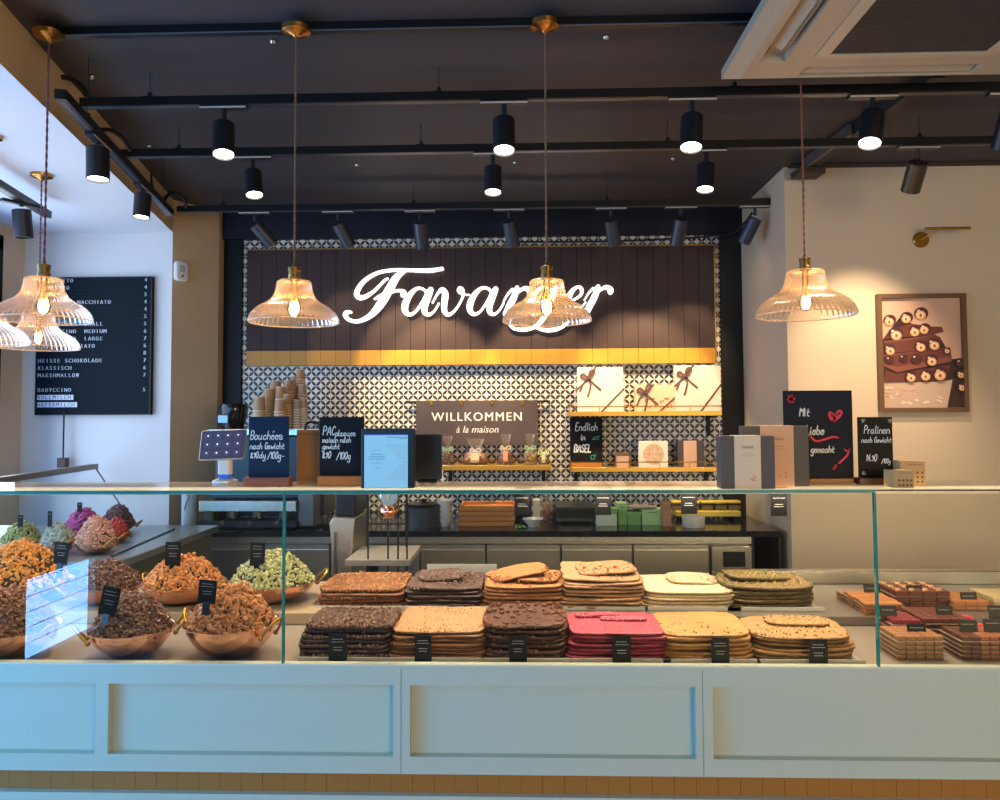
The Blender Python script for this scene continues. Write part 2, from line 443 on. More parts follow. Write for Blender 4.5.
m.build('window_frame', mat('pale_blue_bars', '5b9fe0', 0.5), w)
# front wall behind the camera with assumed shop windows, their panes made to glow
m = MB()
for x0, x1, z0, z1 in ((-3, 3.4, 0, .95), (-3, 3.4, 2.3, CZ), (-3, -2.6, .95, 2.3), (-.5, .5, .95, 2.3), (2.6, 3.4, .95, 2.3)): m.box(x0, x1, -2.6, -2.5, z0, z1)
struct('wall_front', m, BEIGE)
for k, (x0, x1, c, e) in enumerate(((-2.6, -.5, '5a9fee', 0.8), (.5, 2.6, 'd8c8b8', 0.7))):
    w = thing('window_%d' % (k + 3), None, None); w['kind'] = 'structure'
    MB().box(x0, x1, -2.57, -2.56, .95, 2.3).build('pane', mat('assumed_front_pane_%s' % 'ab'[k], '203040', .3, emit=c, es=e), w)  # assumed pane out of view, glowing by itself
    m = MB(); m.box(x0, x1, -2.56, -2.5, .95, 1.01); m.box(x0, x1, -2.56, -2.5, 2.24, 2.3)
    for x in (x0, (x0 + x1) / 2 - .03, x1 - .06): m.box(x, x + .06, -2.56, -2.5, 1.01, 2.24)
    m.build('window_frame', BLACK, w)
# ------------------------------------------------------------------ display counter
YC = 1.9
ZL = at(500, 665, YC).z; ZG = at(500, 490.5, YC).z; ZB = at(500, 775, YC).z; ZD = ZL - 0.022
CX0, CX1 = -2.45, 2.3
counter = thing('display_counter', 'long pale green panelled shop counter with a glass chocolate display case on top', 'counter', (0, YC, 0))
m = MB()
pan = [(-80, 95), (108, 393), (410, 696), (713, 1080)]
zp1 = at(500, 686, YC).z; zp0 = at(500, 757.5, YC).z
xs = [CX0]
for a, c in pan: xs += [at(a, 720, YC).x, at(c, 720, YC).x]
xs.append(CX1)
xs[1] = max(xs[1], CX0 + .05)
for i in range(0, len(xs), 2): m.box(xs[i], xs[i + 1], YC, YC + 0.024, zp0, zp1)
m.box(CX0, CX1, YC, YC + 0.024, zp1, ZL - 0.004); m.box(CX0, CX1, YC, YC + 0.024, ZB, zp0)
m.build('face_frame', MINT, counter, world=True)
for i in range(1, len(xs) - 1, 2):
    MB().box(xs[i] - .01, xs[i + 1] + .01, YC + 0.022, YC + 0.04, zp0 - .01, zp1 + .01).build('recessed_panel', MINT, counter, world=True)
for px in (401, 703):
    x = at(px, 720, YC).x
    MB().box(x - .0008, x + .0008, YC - .0006, YC + .002, ZB, ZL - .01).build('seam', mat('seam_grey', '8c948c', .8), counter, world=True)
zg0 = at(500, 797, YC).z
m = MB().box(CX0, CX1, YC + 0.02, YC + .06, zg0 - .01, ZB)
for k in range(90):
    x = CX0 + k * 0.053; m.box(x, x + 0.0522, YC + 0.0175, YC + 0.02, zg0, ZB)
m.build('ochre_band', mat('counter_ochre', 'a86c28', .5), counter, world=True)
MB().box(CX0, CX1, YC, YC + .85, 0.08, zg0).build('lower_body', MINT, counter, world=True)
MB().box(CX0, CX1, YC + .05, YC + .8, 0.0, 0.08).build('plinth', BLACK, counter, world=True)
m = MB().box(CX0, CX1, YC + .06, YC + .9, zg0, ZD)
m.build('carcass', mat('case_floor', '93867a', .3), counter, world=True)
m = MB().box(CX0, CX1, YC - .002, YC + .022, ZL - .004, ZL)
m.box(CX0, CX1, YC + .0205, YC + .06, ZD - .01, ZL - .012)
m.build('ledge', mat('ledge_cream', 'd8d8c4', .35), counter, world=True)
# raised step under the second row
YS = 2.335
ZT = at(300, 613, YS).z
xst = at(331, 620, YS).x
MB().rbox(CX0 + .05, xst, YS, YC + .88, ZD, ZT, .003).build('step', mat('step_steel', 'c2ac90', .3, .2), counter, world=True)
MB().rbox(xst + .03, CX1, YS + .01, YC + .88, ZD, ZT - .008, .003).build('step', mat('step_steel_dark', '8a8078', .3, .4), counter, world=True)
# rear steel upstand on the right
xq = at(752, 575, 2.79).x
MB().rbox(xq, CX1, 2.79, 2.83, ZD - .02, at(850, 571, 2.79).z, .004).build('rear_upstand', STEEL, counter, world=True)
# glass
def gp(name, x0, x1, y0, y1, z0, z1, m=GLASS): return MB().box(x0, x1, y0, y1, z0, z1).build(name, m, counter, world=True)
xg1 = at(283, 580, YC).x; xg2 = at(877.5, 580, YC).x
ZGt = ZG
for x0, x1 in ((CX0, xg1 - .0025), (xg1 + .0025, xg2 - .0025), (xg2 + .0025, CX1)):
    v = [(x0, YC + .006, ZL), (x1, YC + .006, ZL), (x1, YC + .006, ZGt - .007), (x0, YC + .006, ZGt - .007)]
    MB().add(v, [(0, 1, 2, 3)]).build('glass_pane', GLASS, counter, world=True)
for x in (xg1, xg2):
    gp('glass_edge', x - .0024, x + .0024, YC + .001, YC + .012, ZL, ZGt - .007, EDGE)
YT = 2.165
v = [(CX0, YC + .004, ZGt), (CX1, YC + .004, ZGt), (CX1, YT, ZGt), (CX0, YT, ZGt)]
MB().add(v, [(0, 1, 2, 3)]).build('glass_shelf', glassmat('shelf_glass', 'dceee8', mixin='fff4e0', mixfac=.28), counter, world=True)
gp('shelf_edge', CX0, xg2, YC, YC + .004, ZGt - .007, ZGt + .0005, EDGE)
gp('shelf_edge', xg2, CX1, YC, YC + .004, ZGt - .003, ZGt + .0005, mat('shelf_dark_edge', '3a2f2a', .4))
gp('light_strip', CX0, CX1, YC + .075, YC + .10, ZGt - .011, ZGt - .003, mat('led_strip', 'fff0d8', .4, emit='ffe2b8', es=3.0))
gp('light_profile', CX0, CX1, YC + .03, YC + .036, ZGt - .012, ZGt - .002, mat('led_profile', 'c8bba8', .4, .6))
for cx_ in (-1.75, -.6, .55, 1.7):
    l = link_light('case_light', 'AREA', (cx_, YC + .055, ZGt - .02), 2.1, (1.0, .82, .6), shape='RECTANGLE', size=1.1, size_y=.03)
    aim(l, (0, .42, -1)); l.parent = counter; l.location = (cx_, .055, ZGt - .02)
# left return of the case: polished edge of the rear glass
MB().tube([atz(112, 556, 1.0), atz(174, 529.5, 1.0)], .006, 6).build('glass_return_edge', mat('glass_edge_blue', '1f4a66', .2), counter, world=True)
# ------------------------------------------------------------------ back work counter
YW = 3.96
ZW = at(560, 530.5, YW).z
wc0 = at(178, 540, YW).x; wc1 = at(781, 535, YW).x
work = thing('back_counter', 'stainless steel back counter with black stone worktop below the tiled wall', 'counter', (0, YW, 0))
MB().rbox(wc0, wc1, YW - .02, YB - .101, ZW - .03, ZW, .003).build('worktop', mat('black_stone', '1a191b', .12, hex2='262528', nscale=12), work, world=True)
MB().box(XL, XR, YB - .102, YB - .001, ZW - .03, ZW).build('worktop_rear', MATS['black_stone'], work, world=True)
xe = at(752, 560, YW).x
MB().box(wc0, xe, YW + .02, YB - .12, .1, ZW - .03).build('carcass', STEELD, work, world=True)
MB().box(xe, xe + .012, YW + .0, YB - .12, .1, ZW - .03).box(wc1 - .012, wc1, YW, YB - .12, .1, ZW - .03).box(xe, wc1, YB - .14, YB - .12, .1, ZW - .03).build('end_bay', mat('bay_black', '15120f', .5), work, world=True)
za, zb = at(560, 536, YW).z, at(560, 544, YW).z
MB().rbox(wc0, xe, YW, YW + .02, zb + .002, za, .002).build('steel_rail', STEEL, work, world=True)
seams = [178, 330, 420, 486, 561, 633, 710]
for i in range(len(seams) - 1):
    x0 = at(seams[i], 560, YW).x + .004; x1 = at(seams[i + 1], 560, YW).x - .004
    d = MB().rbox(x0, x1, YW + .0, YW + .02, zb - .26, zb - .004, .004).build('drawer', STEEL, work, world=True)
    MB().box(x0, x1, YW - .014, YW, zb - .034, zb - .03).build('drawer_grip', mat('grip_pale_steel', 'd6d2c8', .25, 1), work, world=True)  # thin pale steel ledge on each drawer front
x0, x1, z0, z1 = rect(711, 546, 751, 570, YW)
ov = MB().rbox(x0, x1, YW - .02, YW + .02, z0 - .1, z1, .004).build('appliance_door', STEEL, work, world=True)
x0, x1, z0, z1 = rect(722, 551, 744, 566, YW)
MB().rbox(x0, x1, YW - .024, YW - .02, z0, z1, .002).build('display_window', BLK2, work, world=True)
# ------------------------------------------------------------------ tracks and spots on the ceiling
RAILM = mat('rail_black', '0b0b0d', 0.35)
LENS = mat('lamp_lens', 'fff4e0', 0.4, emit='fff2dc', es=16.0)
ZR = 2.62
def rail(p0, p1, label, w=.034, h=.032):
    p0, p1 = Vector(p0), Vector(p1); c = (p0 + p1) / 2; d = p1 - p0; L = d.length
    t = thing('track_rail', label, 'lighting track', (p0.x, p0.y, p0.z), math.atan2(d.y, d.x), 'black lighting tracks under the ceiling')
    m = MB().box(0, L, -w / 2, w / 2, 0, h); m.build('rail', RAILM, t)
    MB().box(0.02, L - .02, -w / 2 + .009, w / 2 - .009, -.0012, 0).build('conductor_slot', mat('slot_grey', '5c5f66', .3, .7), t)
    k = 0; x = .25
    while x < L:
        m = MB().cyl((x, 0, h), (x, 0, h + .02), .008, n=8); m.cyl((x, 0, h + .02), (x, 0, CZ - p0.z), .0012, n=6)
        m.box(x - .02, x + .02, -.012, .012, h, h + .004)
        m.build('hanger', RAILM, t); x += 1.05
    return t
def raily(px0, px1, py, name):
    Y = atz((px0 + px1) / 2, py, ZR).y
    return rail((at(px0, py, Y).x, Y, ZR), (min(at(px1, py, Y).x, 2.6), Y, ZR), name), Y
_, Y1 = raily(82, 1030, 100, 'long black lighting track nearest the entrance, passing in front of the air conditioner')
_, Y2 = raily(122, 1030, 151, 'long black lighting track, the middle one of three across the ceiling')
_, Y3 = raily(178, 792, 208.5, 'black lighting track closest to the tiled wall above the illuminated sign')
pL0, pL1 = atz(60, 99, 2.5), atz(170, 216, 2.5)
rail(pL0, pL1, 'black lighting track running along the beige soffit on the left')
pM0, pM1 = atz(-60, 153, 2.47), atz(48, 218, 2.47)
rail(pM0, pM1, 'black lighting track under the white alcove ceiling at the far left')
def spot(loc, d, label, power=0.0, lit=True, rz=0, size=.078, L=.125, group='black cylindrical track spotlights', color=(1.0, .80, .56), ang=60, body=None, blend=.7, stem=.055):
    """loc = underside of the rail; d = direction of the beam"""
    t = thing('track_spotlight', label, 'spotlight', loc, rz, group)
    BM = body or mat('spot_black', '16161c', .4)
    MB().rbox(-.085, .085, -.017, .017, -.014, 0, .004).build('adapter', BM, t)
    if lit: MB().box(-.084, .084, -.0172, -.0165, -.0145, -.008).build('adapter_clip', mat('adapter_grey', 'b9ada0', .5), t)
    MB().cyl((0, 0, -.014), (0, 0, -stem), .009, n=12).build('stem', BM, t)
    dl = Matrix.Rotation(-rz, 3, 'Z') @ Vector(d).normalized()
    M = Matrix.Translation(Vector((0, 0, -stem - L * .12)) ) @ (-dl).to_track_quat('Z', 'Y').to_matrix().to_4x4()
    r = size / 2
    m = MB().lathe([(r * .93, .0), (r, -.003), (r, -L), (r * .93, -L), (r * .9, -L + .012), (r * .9, -.03)], 28, M, cap=False)
    m.lathe([(0.0001, .0), (r * .93, .0)], 28, M, cap=False)
    m.build('housing', BM, t, smooth=True, autos=35)
    MB().lathe([(r * .89, -L + .007), (.0001, -L + .006)], 24, M, cap=False).build('lens', LENS if lit else mat('lens_dim', '5a544c', .3), t)
    if power:
        l = link_light('beam', 'SPOT', M @ Vector((0, 0, -L - .004)), power, color, t, spot_size=R(ang), spot_blend=blend, shadow_soft_size=.03)
        l.rotation_euler = dl.to_track_quat('-Z', 'Y').to_euler()
    return t
def ry(px, py, z=ZR): return atz(px, py, z)
side = ['second from the left end', 'above the glass lamp in the middle', 'between the middle lamp and the air conditioner', 'just below the air conditioner']
for (px, d, s, pw) in ((224, (.1, -.25, -1), 'lit black spotlight on the front track, above the pendant lamp left of the sign', 60),
                       (504, (0, -.25, -1), 'lit black spotlight on the front track, nearest the middle pendant lamp', 60),
                       (692, (-.1, -.25, -1), 'lit black spotlight on the front track, right of the middle pendant lamp', 60),
                       (873, (-.25, -.28, -1), 'lit black spotlight on the front track, just under the air conditioner', 60)):
    x = at(px, 112, Y1).x; spot((x, Y1, ZR - .0), d, s, pw, ang=75)
x = at(1012, 96, Y1).x; spot((x, Y1, ZR), (0, .6, -1), 'spotlight adapter on the front track at the right end', 25, ang=70)
for (px, d, s, pw) in ((253, (.15, -.22, -1), 'lit black spotlight on the middle track, nearest the left pendant lamp', 55),
                       (493, (0, -.2, -1), 'lit black spotlight on the middle track, directly above the sign lettering', 55),
                       (706, (-.1, -.2, -1), 'lit black spotlight on the middle track, above the right end of the sign', 55)):
    x = at(px, 158, Y2).x; spot((x, Y2, ZR), d, s, pw, size=.074, L=.115, ang=75)
x = at(918, 152, Y2).x
spot((x, Y2, ZR), (0.02, .85, -1.1), 'bronze toned spotlight on the middle track, aimed at the framed picture', 60, body=mat('spot_bronze', '5a4d3c', .35, .6), lit=True, ang=68, blend=.9)
for (px, d, s, pw) in ((255, (.6, .5, -.75), 'grey spotlight on the rear track above the left edge of the sign', 14),
                       (338, (.42, .5, -.9), 'grey spotlight on the rear track, turned right, above the first sign letter', 55),
                       (420, (.05, .5, -1), 'grey spotlight on the rear track, upright, above the sign lettering', 72),
                       (509, (.2, .5, -1), 'grey spotlight on the rear track, nearest the middle pendant cord', 72),
                       (611, (.22, .5, -1), 'grey spotlight on the rear track right of the middle pendant cord', 50),
                       (681, (-.12, .5, -1), 'grey spotlight on the rear track near the right end of the sign', 50),
                       (755, (-.45, .6, -1.1), 'dark spotlight at the right end of the rear track, beyond the sign', 26)):
    x = at(px, 215, Y3).x; spot((x, Y3, ZR), d, s, pw, body=mat('spot_grey', '3a3d46', .35, .3), L=.14, size=.075, color=(1, .74, .42), ang=62, blend=.35)
p = pL0 + (pL1 - pL0) * .25; spot(tuple(p), (.05, -.05, -1), 'lit black spotlight on the soffit track, the nearer of its two', 8, rz=1.75, stem=.02, L=.115)
p = pL0 + (pL1 - pL0) * .66; spot(tuple(p), (.0, -.1, -1), 'lit black spotlight on the soffit track, the farther of its two', 8, rz=1.75, stem=.02, L=.105, size=.07)
p = pM0 + (pM1 - pM0) * .70; spot(tuple(p), (.05, .1, -1), 'dark spotlight on the alcove track at the far left', 0, lit=False, rz=1.0, stem=.02)
# surface conduit and black supply cables
Yc = atz(400, 28, CZ - .02).y
t = thing('cable_conduit', 'thin black conduit with painted highlight across the ceiling between the brass roses', 'conduit', (at(45, 30, Yc).x, Yc, CZ))
MB().box(0, at(752, 27, Yc).x - at(45, 30, Yc).x, -.012, .012, -.03, 0).build('channel', RAILM, t)
MB().box(0, at(752, 27, Yc).x - at(45, 30, Yc).x, -.0135, -.012, -.03, -.026).build('channel_highlight', mat('highlight_blue', '56606e', .4), t)  # pale blue strip stands in for the highlight along the underside
def cable(pts, label, r=.009):
    m = MB(); m.tube(pts, r, 8, smooth=6); tag(m.build('supply_cable', BLK2, smooth=True), label, 'cable', 'black flexible supply cables by the soffit')
YC1 = Y1 - .02
cable([at(43, 81, YC1), at(56, 77, YC1), at(71, 79, YC1), at(83, 88, YC1), at(88, 98, YC1)], 'black cable curving from the soffit to the front track')
cable([at(97, 131, 3.02), at(110, 130, 3.08), at(122, 138, 3.14), at(130, 150, 3.2)], 'black cable arching from the side track to the middle track')
cable([at(150, 167, 3.86), at(152, 186, 3.86), at(161, 206, 3.88)], 'black cable rising from the end of the side track to the ceiling')
cable([at(161, 206, 3.92), at(168, 195, 3.98), at(177, 193, 4.03), at(184, 199, 4.08), at(186, 208, 4.1)], 'black cable looping from the side track to the rear track')
c0 = at(745, 200, YB - .12)
cable([at(752, 213, Y3 + .02), at(742, 225, Y3 + .15), at(722, 235, YB - .13), at(620, 241, YB - .12), at(505, 242, YB - .12)], 'black cable drooping along the top edge of the sign', .006)
# small ceiling sockets
for i, (px, py) in enumerate(((92, 76), (273, 40), (606, 36), (357, 164), (515, 162), (673, 158), (149, 145))):
    p = atz(px, py, CZ)
    m = MB().lathe([(.011, 0), (.011, -.004), (.007, -.012), (.0001, -.012)], 14); o = m.build('ceiling_anchor', mat('chrome', 'c8ccd0', .15, 1), smooth=True); o.location = (p.x, p.y, CZ)
    tag(o, ['tiny chrome ceiling anchor near the left soffit, between the conduit and front track', 'tiny chrome ceiling anchor beside the left brass ceiling rose', 'tiny chrome ceiling anchor just right of the middle ceiling rose', 'tiny chrome ceiling anchor above the first half of the sign', 'tiny chrome ceiling anchor above the middle spotlights behind the middle track', 'tiny chrome ceiling anchor beside the middle track spotlight over the right sign end', 'tiny chrome ceiling anchor above the left end of the middle track'][i], 'anchor', 'chrome wire anchors in the ceiling')
# dark beam running to the niche at the right
p0, p1 = atz(938, 78, 2.70), atz(812, 168, 2.70)
d = (p1 - p0); t = thing('ceiling_beam', 'dark diagonal support beam under the ceiling behind the air conditioner', 'beam', tuple(p0), math.atan2(d.y, d.x))
MB().box(0, d.length, -.025, .025, 0, .05).build('channel', mat('beam_brown', '2b2424', .5), t)
MB().box(d.length * .55, d.length, .03, .045, -.005, .045).build('side_strip', mat('strip_grey', '6b645e', .4, .4), t)
MB().rbox(d.length - .02, d.length + .09, -.06, .07, -.03, .0, .004).build('foot_plate', mat('beam_brown2', '4a3228', .6), t)
# ------------------------------------------------------------------ air conditioner cassette
AZ = 2.60
e0 = atz(733, 81, AZ); AX0 = e0.x; AY1 = e0.y; AW = .96
ac = thing('ceiling_air_conditioner', 'cream square air conditioning cassette with dark ribbed grille hanging from the ceiling', 'air conditioner', (AX0, AY1, AZ))
AM = mat('cassette_cream', 'b8a78c', .45)
# coordinates below are local: x to the right, y towards the back is 0 and negative comes forward
A_ = AW; sl = .105; s0, s1 = .175, .045
gx0, gx1, gy0, gy1 = .215, A_ - .215, -A_ + .215, -.165
m = MB()
fr = .012
def ringq(a, b):  # a, b = (x0, x1, y0, y1, z)
    P = lambda q: [(q[0], q[2], q[4]), (q[1], q[2], q[4]), (q[1], q[3], q[4]), (q[0], q[3], q[4])]
    return P(a) + P(b), [(i, (i + 1) % 4, (i + 1) % 4 + 4, i + 4) for i in range(4)]
m.box(0.07, A_ - .07, -A_ + .07, -.07, .03, CZ - AZ - .001)
v, f = ringq((-.03, A_ + .03, -A_ - .03, .03, .045), (-.03, A_ + .03, -A_ - .03, .03, .02)); m.add(v, f)
v, f = ringq((-.03, A_ + .03, -A_ - .03, .03, .02), (.02, A_ - .02, -A_ + .02, -.015, 0)); m.add(v, f)
m.box(-.03, A_ + .03, -A_ - .03, .03, .045, .05)
m.build('housing', AM, ac)
m = MB()  # underside ring between the four outlets and the corners
m.box(.02, .045, -A_ + .13, -.13, 0, .045); m.box(A_ - .045, A_ - .02, -A_ + .13, -.13, 0, .045)
for (x0, x1, y0, y1) in ((.125, gx0 - .012, -A_ + .13, -.13), (A_ - gx0 + .012, A_ - .125, -A_ + .13, -.13), (gx0 - .012, A_ - gx0 + .012, gy1 + .012, -.095), (gx0 - .012, A_ - gx0 + .012, -A_ + .095, gy0 - .012),
                         (.02, gx0 - .012, -.13, -.015), (A_ - gx0 + .012, A_ - .02, -.13, -.015), (gx0 - .012, A_ - gx0 + .012, -.022, -.015), (.02, gx0 - .012, -A_ + .015, -A_ + .13), (A_ - gx0 + .012, A_ - .02, -A_ + .015, -A_ + .13)): m.box(x0, x1, y0, y1, 0, .03)
m.build('fascia', AM, ac)
m = MB().box(gx0 - .01, gx1 + .01, gy1 - .012, gy1 + .010, -.003, .01).box(gx0 - .01, gx1 + .01, gy0 - .01, gy0 + .012, -.003, .01)
m.box(gx0 - .01, gx0 + .03, gy0 + .012, gy1 - .012, -.003, .01).box(gx1 - .03, gx1 + .01, gy0 + .012, gy1 - .012, -.003, .01)
m.build('grille_frame', mat('cassette_cream_light', 'c2b296', .4), ac)
m = MB().box(gx0 + .03, gx1 - .03, gy0 + .012, gy1 - .012, .006, .012)
n = 56
for k in range(n):
    y = gy0 + .016 + (gy1 - gy0 - .032) * k / n; m.box(gx0 + .03, gx1 - .03, y, y + .0045, -.001, .006)
m.build('grille', mat('grille_dark', '463c38', .6), ac)
MB().box(.03, A_ - .03, -A_ + .03, -.03, .046, .05).build('duct_shadow_liner', BLK2, ac)
for k in range(4):
    c = Matrix.Translation((A_ / 2, -A_ / 2, 0)) @ Matrix.Rotation(R(90 * k), 4, 'Z') @ Matrix.Translation((-A_ / 2, A_ / 2, 0))
    mm = c @ Matrix.Translation((A_ / 2, -.058 if k % 2 == 0 else -.07, .014)) @ Matrix.Rotation(R(-14 if k == 0 else 30), 4, 'X')
    MB().rbox(-.27, .27, -.026, .026, -.003, .003, .002, M=mm).build('louvre_flap', AM, ac)
    if k == 1:
        mm = c @ Matrix.Translation((A_ / 2, -.105, .02)) @ Matrix.Rotation(R(40), 4, 'X')
        MB().rbox(-.27, .27, -.012, .012, -.002, .002, .002, M=mm).build('inner_vane', mat('vane_blue', 'aab6c8', .3), ac)
# ------------------------------------------------------------------ glass pendant lamps
SHADE = glassmat('ribbed_glass', 'fff3e8', 1.55, .1, mixin='ffe6c8', mixfac=.13)
AGED = mat('aged_brass', '8a6a3c', .35, 1.0)
def pendant(px, py_rim, width_px, Y, label, zc=CZ - .03, cordcol='7a5a44', power=2.2):
    c = at(px, py_rim, Y); r = width_px / 2 * Y / F
    zr = c.z
    t = thing('pendant_lamp', label, 'pendant lamp', (c.x, Y, zr), 0, 'ribbed glass pendant lamps over the counter')
    k = r / .135
    prof = [(.135, 0), (.1345, .008), (.128, .024), (.112, .042), (.092, .055), (.074, .066), (.060, .084), (.054, .105), (.0525, .120), (.046, .128), (.020, .132)]
    prof = [(a * k, b_ * k) for a, b_ in prof]
    P2 = spline(prof, 3)
    MB().lathe(P2, 192, flute=.014, nf=48, cap=False).build('glass_shade', SHADE, t, smooth=True)
    MB().lathe([(r * 1.0, .002), (r * 1.012, .0), (r * 1.0, -.002), (r * .985, .0), (r * 1.0, .002)], 64, cap=False).build('rim', glassmat('rim_glass', 'fff4e6', 1.6, .1, mixin='ffe2bd', mixfac=.7), t, smooth=True)
    h = .130 * k
    MB().lathe([(.019, h), (.019, h + .012), (.017, h + .014), (.017, h + .028), (.019, h + .030), (.019, h + .040), (.006, h + .044), (.004, h + .055)], 20).build('cap', AGED, t, smooth=True, autos=40)
    m = MB(); n = 60; zt = zc - zr - .02
    for q in (0, math.pi):
        m.tube([(.0018 * math.cos(q + i * .9), .0018 * math.sin(q + i * .9), h + .05 + (zt - h - .05) * i / 90) for i in range(91)], .0022, 5)
    m.build('twisted_cord', mat('cord_' + cordcol, cordcol, .8), t, smooth=True)
    MB().lathe([(.006, zt - .012), (.010, zt - .006), (.036, zt + .002), (.044, zt + .006), (.046, zt + .02)], 28).build('ceiling_rose', mat('rose_brass', 'c08a4a', .25, 1.0), t, smooth=True, autos=50)
    MB().lathe([(.0001, .014), (.010, .017), (.019, .030), (.022, .045), (.016, .062), (.010, .075), (.010, h)], 20).build('bulb', glassmat('bulb_glass', 'ffe9c8', 1.5, .05), t, smooth=True)
    m = MB()
    for q in range(6):
        a = q * math.pi / 3
        m.tube([(.004 * math.cos(a), .004 * math.sin(a), .066), (.011 * math.cos(a), .011 * math.sin(a), .028), (.007 * math.cos(a + .5), .007 * math.sin(a + .5), .026), (.004 * math.cos(a + .5), .004 * math.sin(a + .5), .066)], .0013, 4)
    m.build('filament', mat('filament', 'ffcf80', .5, emit='ffb45c', es=25), t)
    l = link_light('glow', 'POINT', (0, 0, .05), power, (1.0, .66, .34), t, shadow_soft_size=.02)
    return t
Yp = atz(294, 31, CZ - .04).y
pendant(294, 322.5, 89, Yp, 'ribbed glass pendant lamp hanging left of the illuminated sign lettering')
pendant(547, 321.5, 88, Yp, 'ribbed glass pendant lamp hanging in front of the sign lettering')
pendant(806, 315.5, 94, 2.64, 'ribbed glass pendant lamp hanging in front of the beige wall at the right', cordcol='8a4a3a')
pendant(43, 320, 91, Yp, 'nearest ribbed glass pendant lamp before the black menu board', cordcol='7a4654')
Yq = atz(42, 176, ZS - .01).y
pendant(38, 348, 76, Yq, 'ribbed glass pendant lamp hanging just below and behind the nearest one by the menu board', zc=ZS, cordcol='7a4655')
Yr_ = atz(-2, 137, ZS - .01).y
pendant(-16, 343, 82, Yr_, 'ribbed glass pendant lamp partly out of view at the far left edge', zc=ZS, cordcol='7a4656')
# ------------------------------------------------------------------ illuminated sign on the tiles
YSN = 4.65
x0, x1, z0, z1 = rect(246.5, 246.5, 714.5, 364.5, YSN)
zgold = at(480, 349.5, YSN).z
sign = thing('shop_sign', 'large dark brown plank sign with glowing white script letters and ochre band below', 'shop sign', (x0, YSN, z0))
SB = mat('sign_brown', '3c2d2b', .6, spec=.25); SBd = mat('sign_groove', '201718', .7)
n = 31; dx = (x1 - x0) / n
MB().box(x0, x1, YSN + .012, YB - .003, z0, z1).build('backing', SBd, sign, world=True)
m = MB(); m2 = MB()
for k in range(n):
    m.box(x0 + k * dx + .0012, x0 + (k + 1) * dx - .0012, YSN, YSN + .014, zgold + .001, z1 - .008)
    m2.box(x0 + k * dx + .0008, x0 + (k + 1) * dx - .0008, YSN - .001, YSN + .014, z0, zgold)
m.build('planks', SB, sign, world=True); m2.build('ochre_band', mat('sign_ochre', 'bd8424', .5), sign, world=True)
m = MB().box(x0, x1 + .006, YSN - .004, YB - .004, z1 - .008, z1).box(x1, x1 + .008, YSN - .004, YB - .004, z0, z1)
m.build('gold_edge', mat('edge_gold', 'a07a42', .4, .6), sign, world=True)
LET = mat('sign_letter_white', 'ffffff', .4, emit='fff6ea', es=1.5)
def pz(px, py): p = at(px, py, YSN - .03); return (p.x, p.z)
K = (YSN - .03) / F
def letter(strokes, x=None, y=None, s=None, name='letter'):
    m = MB()
    for st in strokes:
        if x is None: pts = [(*pz(330 + a / 3.333, 240 + b_ / 3.333), r * .88 / 3.333 * K) for a, b_, r in st]
        else: pts = [(*pz(x + a * s, y - b_ * s), r * s * K * SW) for a, b_, r in st]
        m.stroke(spline(pts, 7), 1, YSN - .03, .022)
    return m.build(name, LET, sign, world=True)
letter([[(374, 95, 6), (330, 101, 7.5), (270, 100, 6), (215, 99, 5.5), (160, 108, 6), (115, 134, 7), (90, 168, 8.5), (92, 188, 10), (112, 190, 8), (145, 170, 5), (180, 135, 4), (192, 128, 3)],
        [(250, 102, 5), (222, 122, 12), (196, 165, 15), (168, 212, 15), (135, 250, 10), (95, 270, 7), (64, 266, 7), (50, 250, 8), (56, 240, 7), (68, 240, 5)],
        [(148, 196, 3), (168, 184, 5), (200, 174, 5), (225, 168, 5), (246, 172, 8), (240, 184, 7)]])
ga = [[(.95, .86, .07), (.80, .98, .06), (.58, .98, .07), (.32, .74, .12), (.15, .38, .15), (.16, .12, .13), (.32, .0, .08), (.55, .12, .05), (.80, .5, .05), (1.0, .9, .05)],
      [(1.12, .95, .12), (1.0, .66, .15), (.88, .32, .15), (.90, .08, .12), (1.06, .0, .07), (1.25, .14, .045), (1.42, .42, .04)]]
gv = [[(-.1, .45, .035), (.08, .78, .05), (.26, .95, .10), (.38, .78, .15), (.34, .4, .14), (.36, .12, .12), (.52, .0, .08), (.78, .2, .05), (1.02, .62, .05), (1.06, .9, .07), (.95, 1.0, .09), (.88, .9, .07), (1.0, .78, .04), (1.3, .75, .03)]]
gr_ = [[(-.05, .5, .035), (.12, .78, .05), (.28, .94, .06)], [(.46, 1.0, .10), (.34, .65, .15), (.16, .3, .15), (.02, .0, .13)], [(.26, .5, .05), (.48, .82, .06), (.74, .98, .09), (.92, .9, .13), (.93, .80, .12)]]
ge = [[(.08, .42, .045), (.4, .5, .05), (.68, .7, .07), (.70, .92, .08), (.55, .99, .06), (.34, .82, .11), (.18, .48, .15), (.18, .15, .14), (.36, .0, .08), (.6, .1, .05), (.85, .4, .04)]]
U = 26.5; SW = .8
letter(ga, 401, 314.5, U); letter(gv, 435, 314.5, U); letter(ga, 466, 314, U); letter(gr_, 505, 314, U)
letter([ga[0], [(1.12, .98, .12), (.95, .5, .15), (.75, .0, .13), (.45, -.42, .09), (.0, -.60, .08), (-.45, -.56, .07), (-.62, -.34, .07), (-.5, -.2, .05)],
        [(.3, -.5, .05), (.7, -.62, .08), (1.1, -.6, .09), (1.45, -.45, .07), (1.6, -.3, .05)]], 526, 313.5, U)
letter(ge, 563, 313, U); letter(gr_, 586, 313, U)
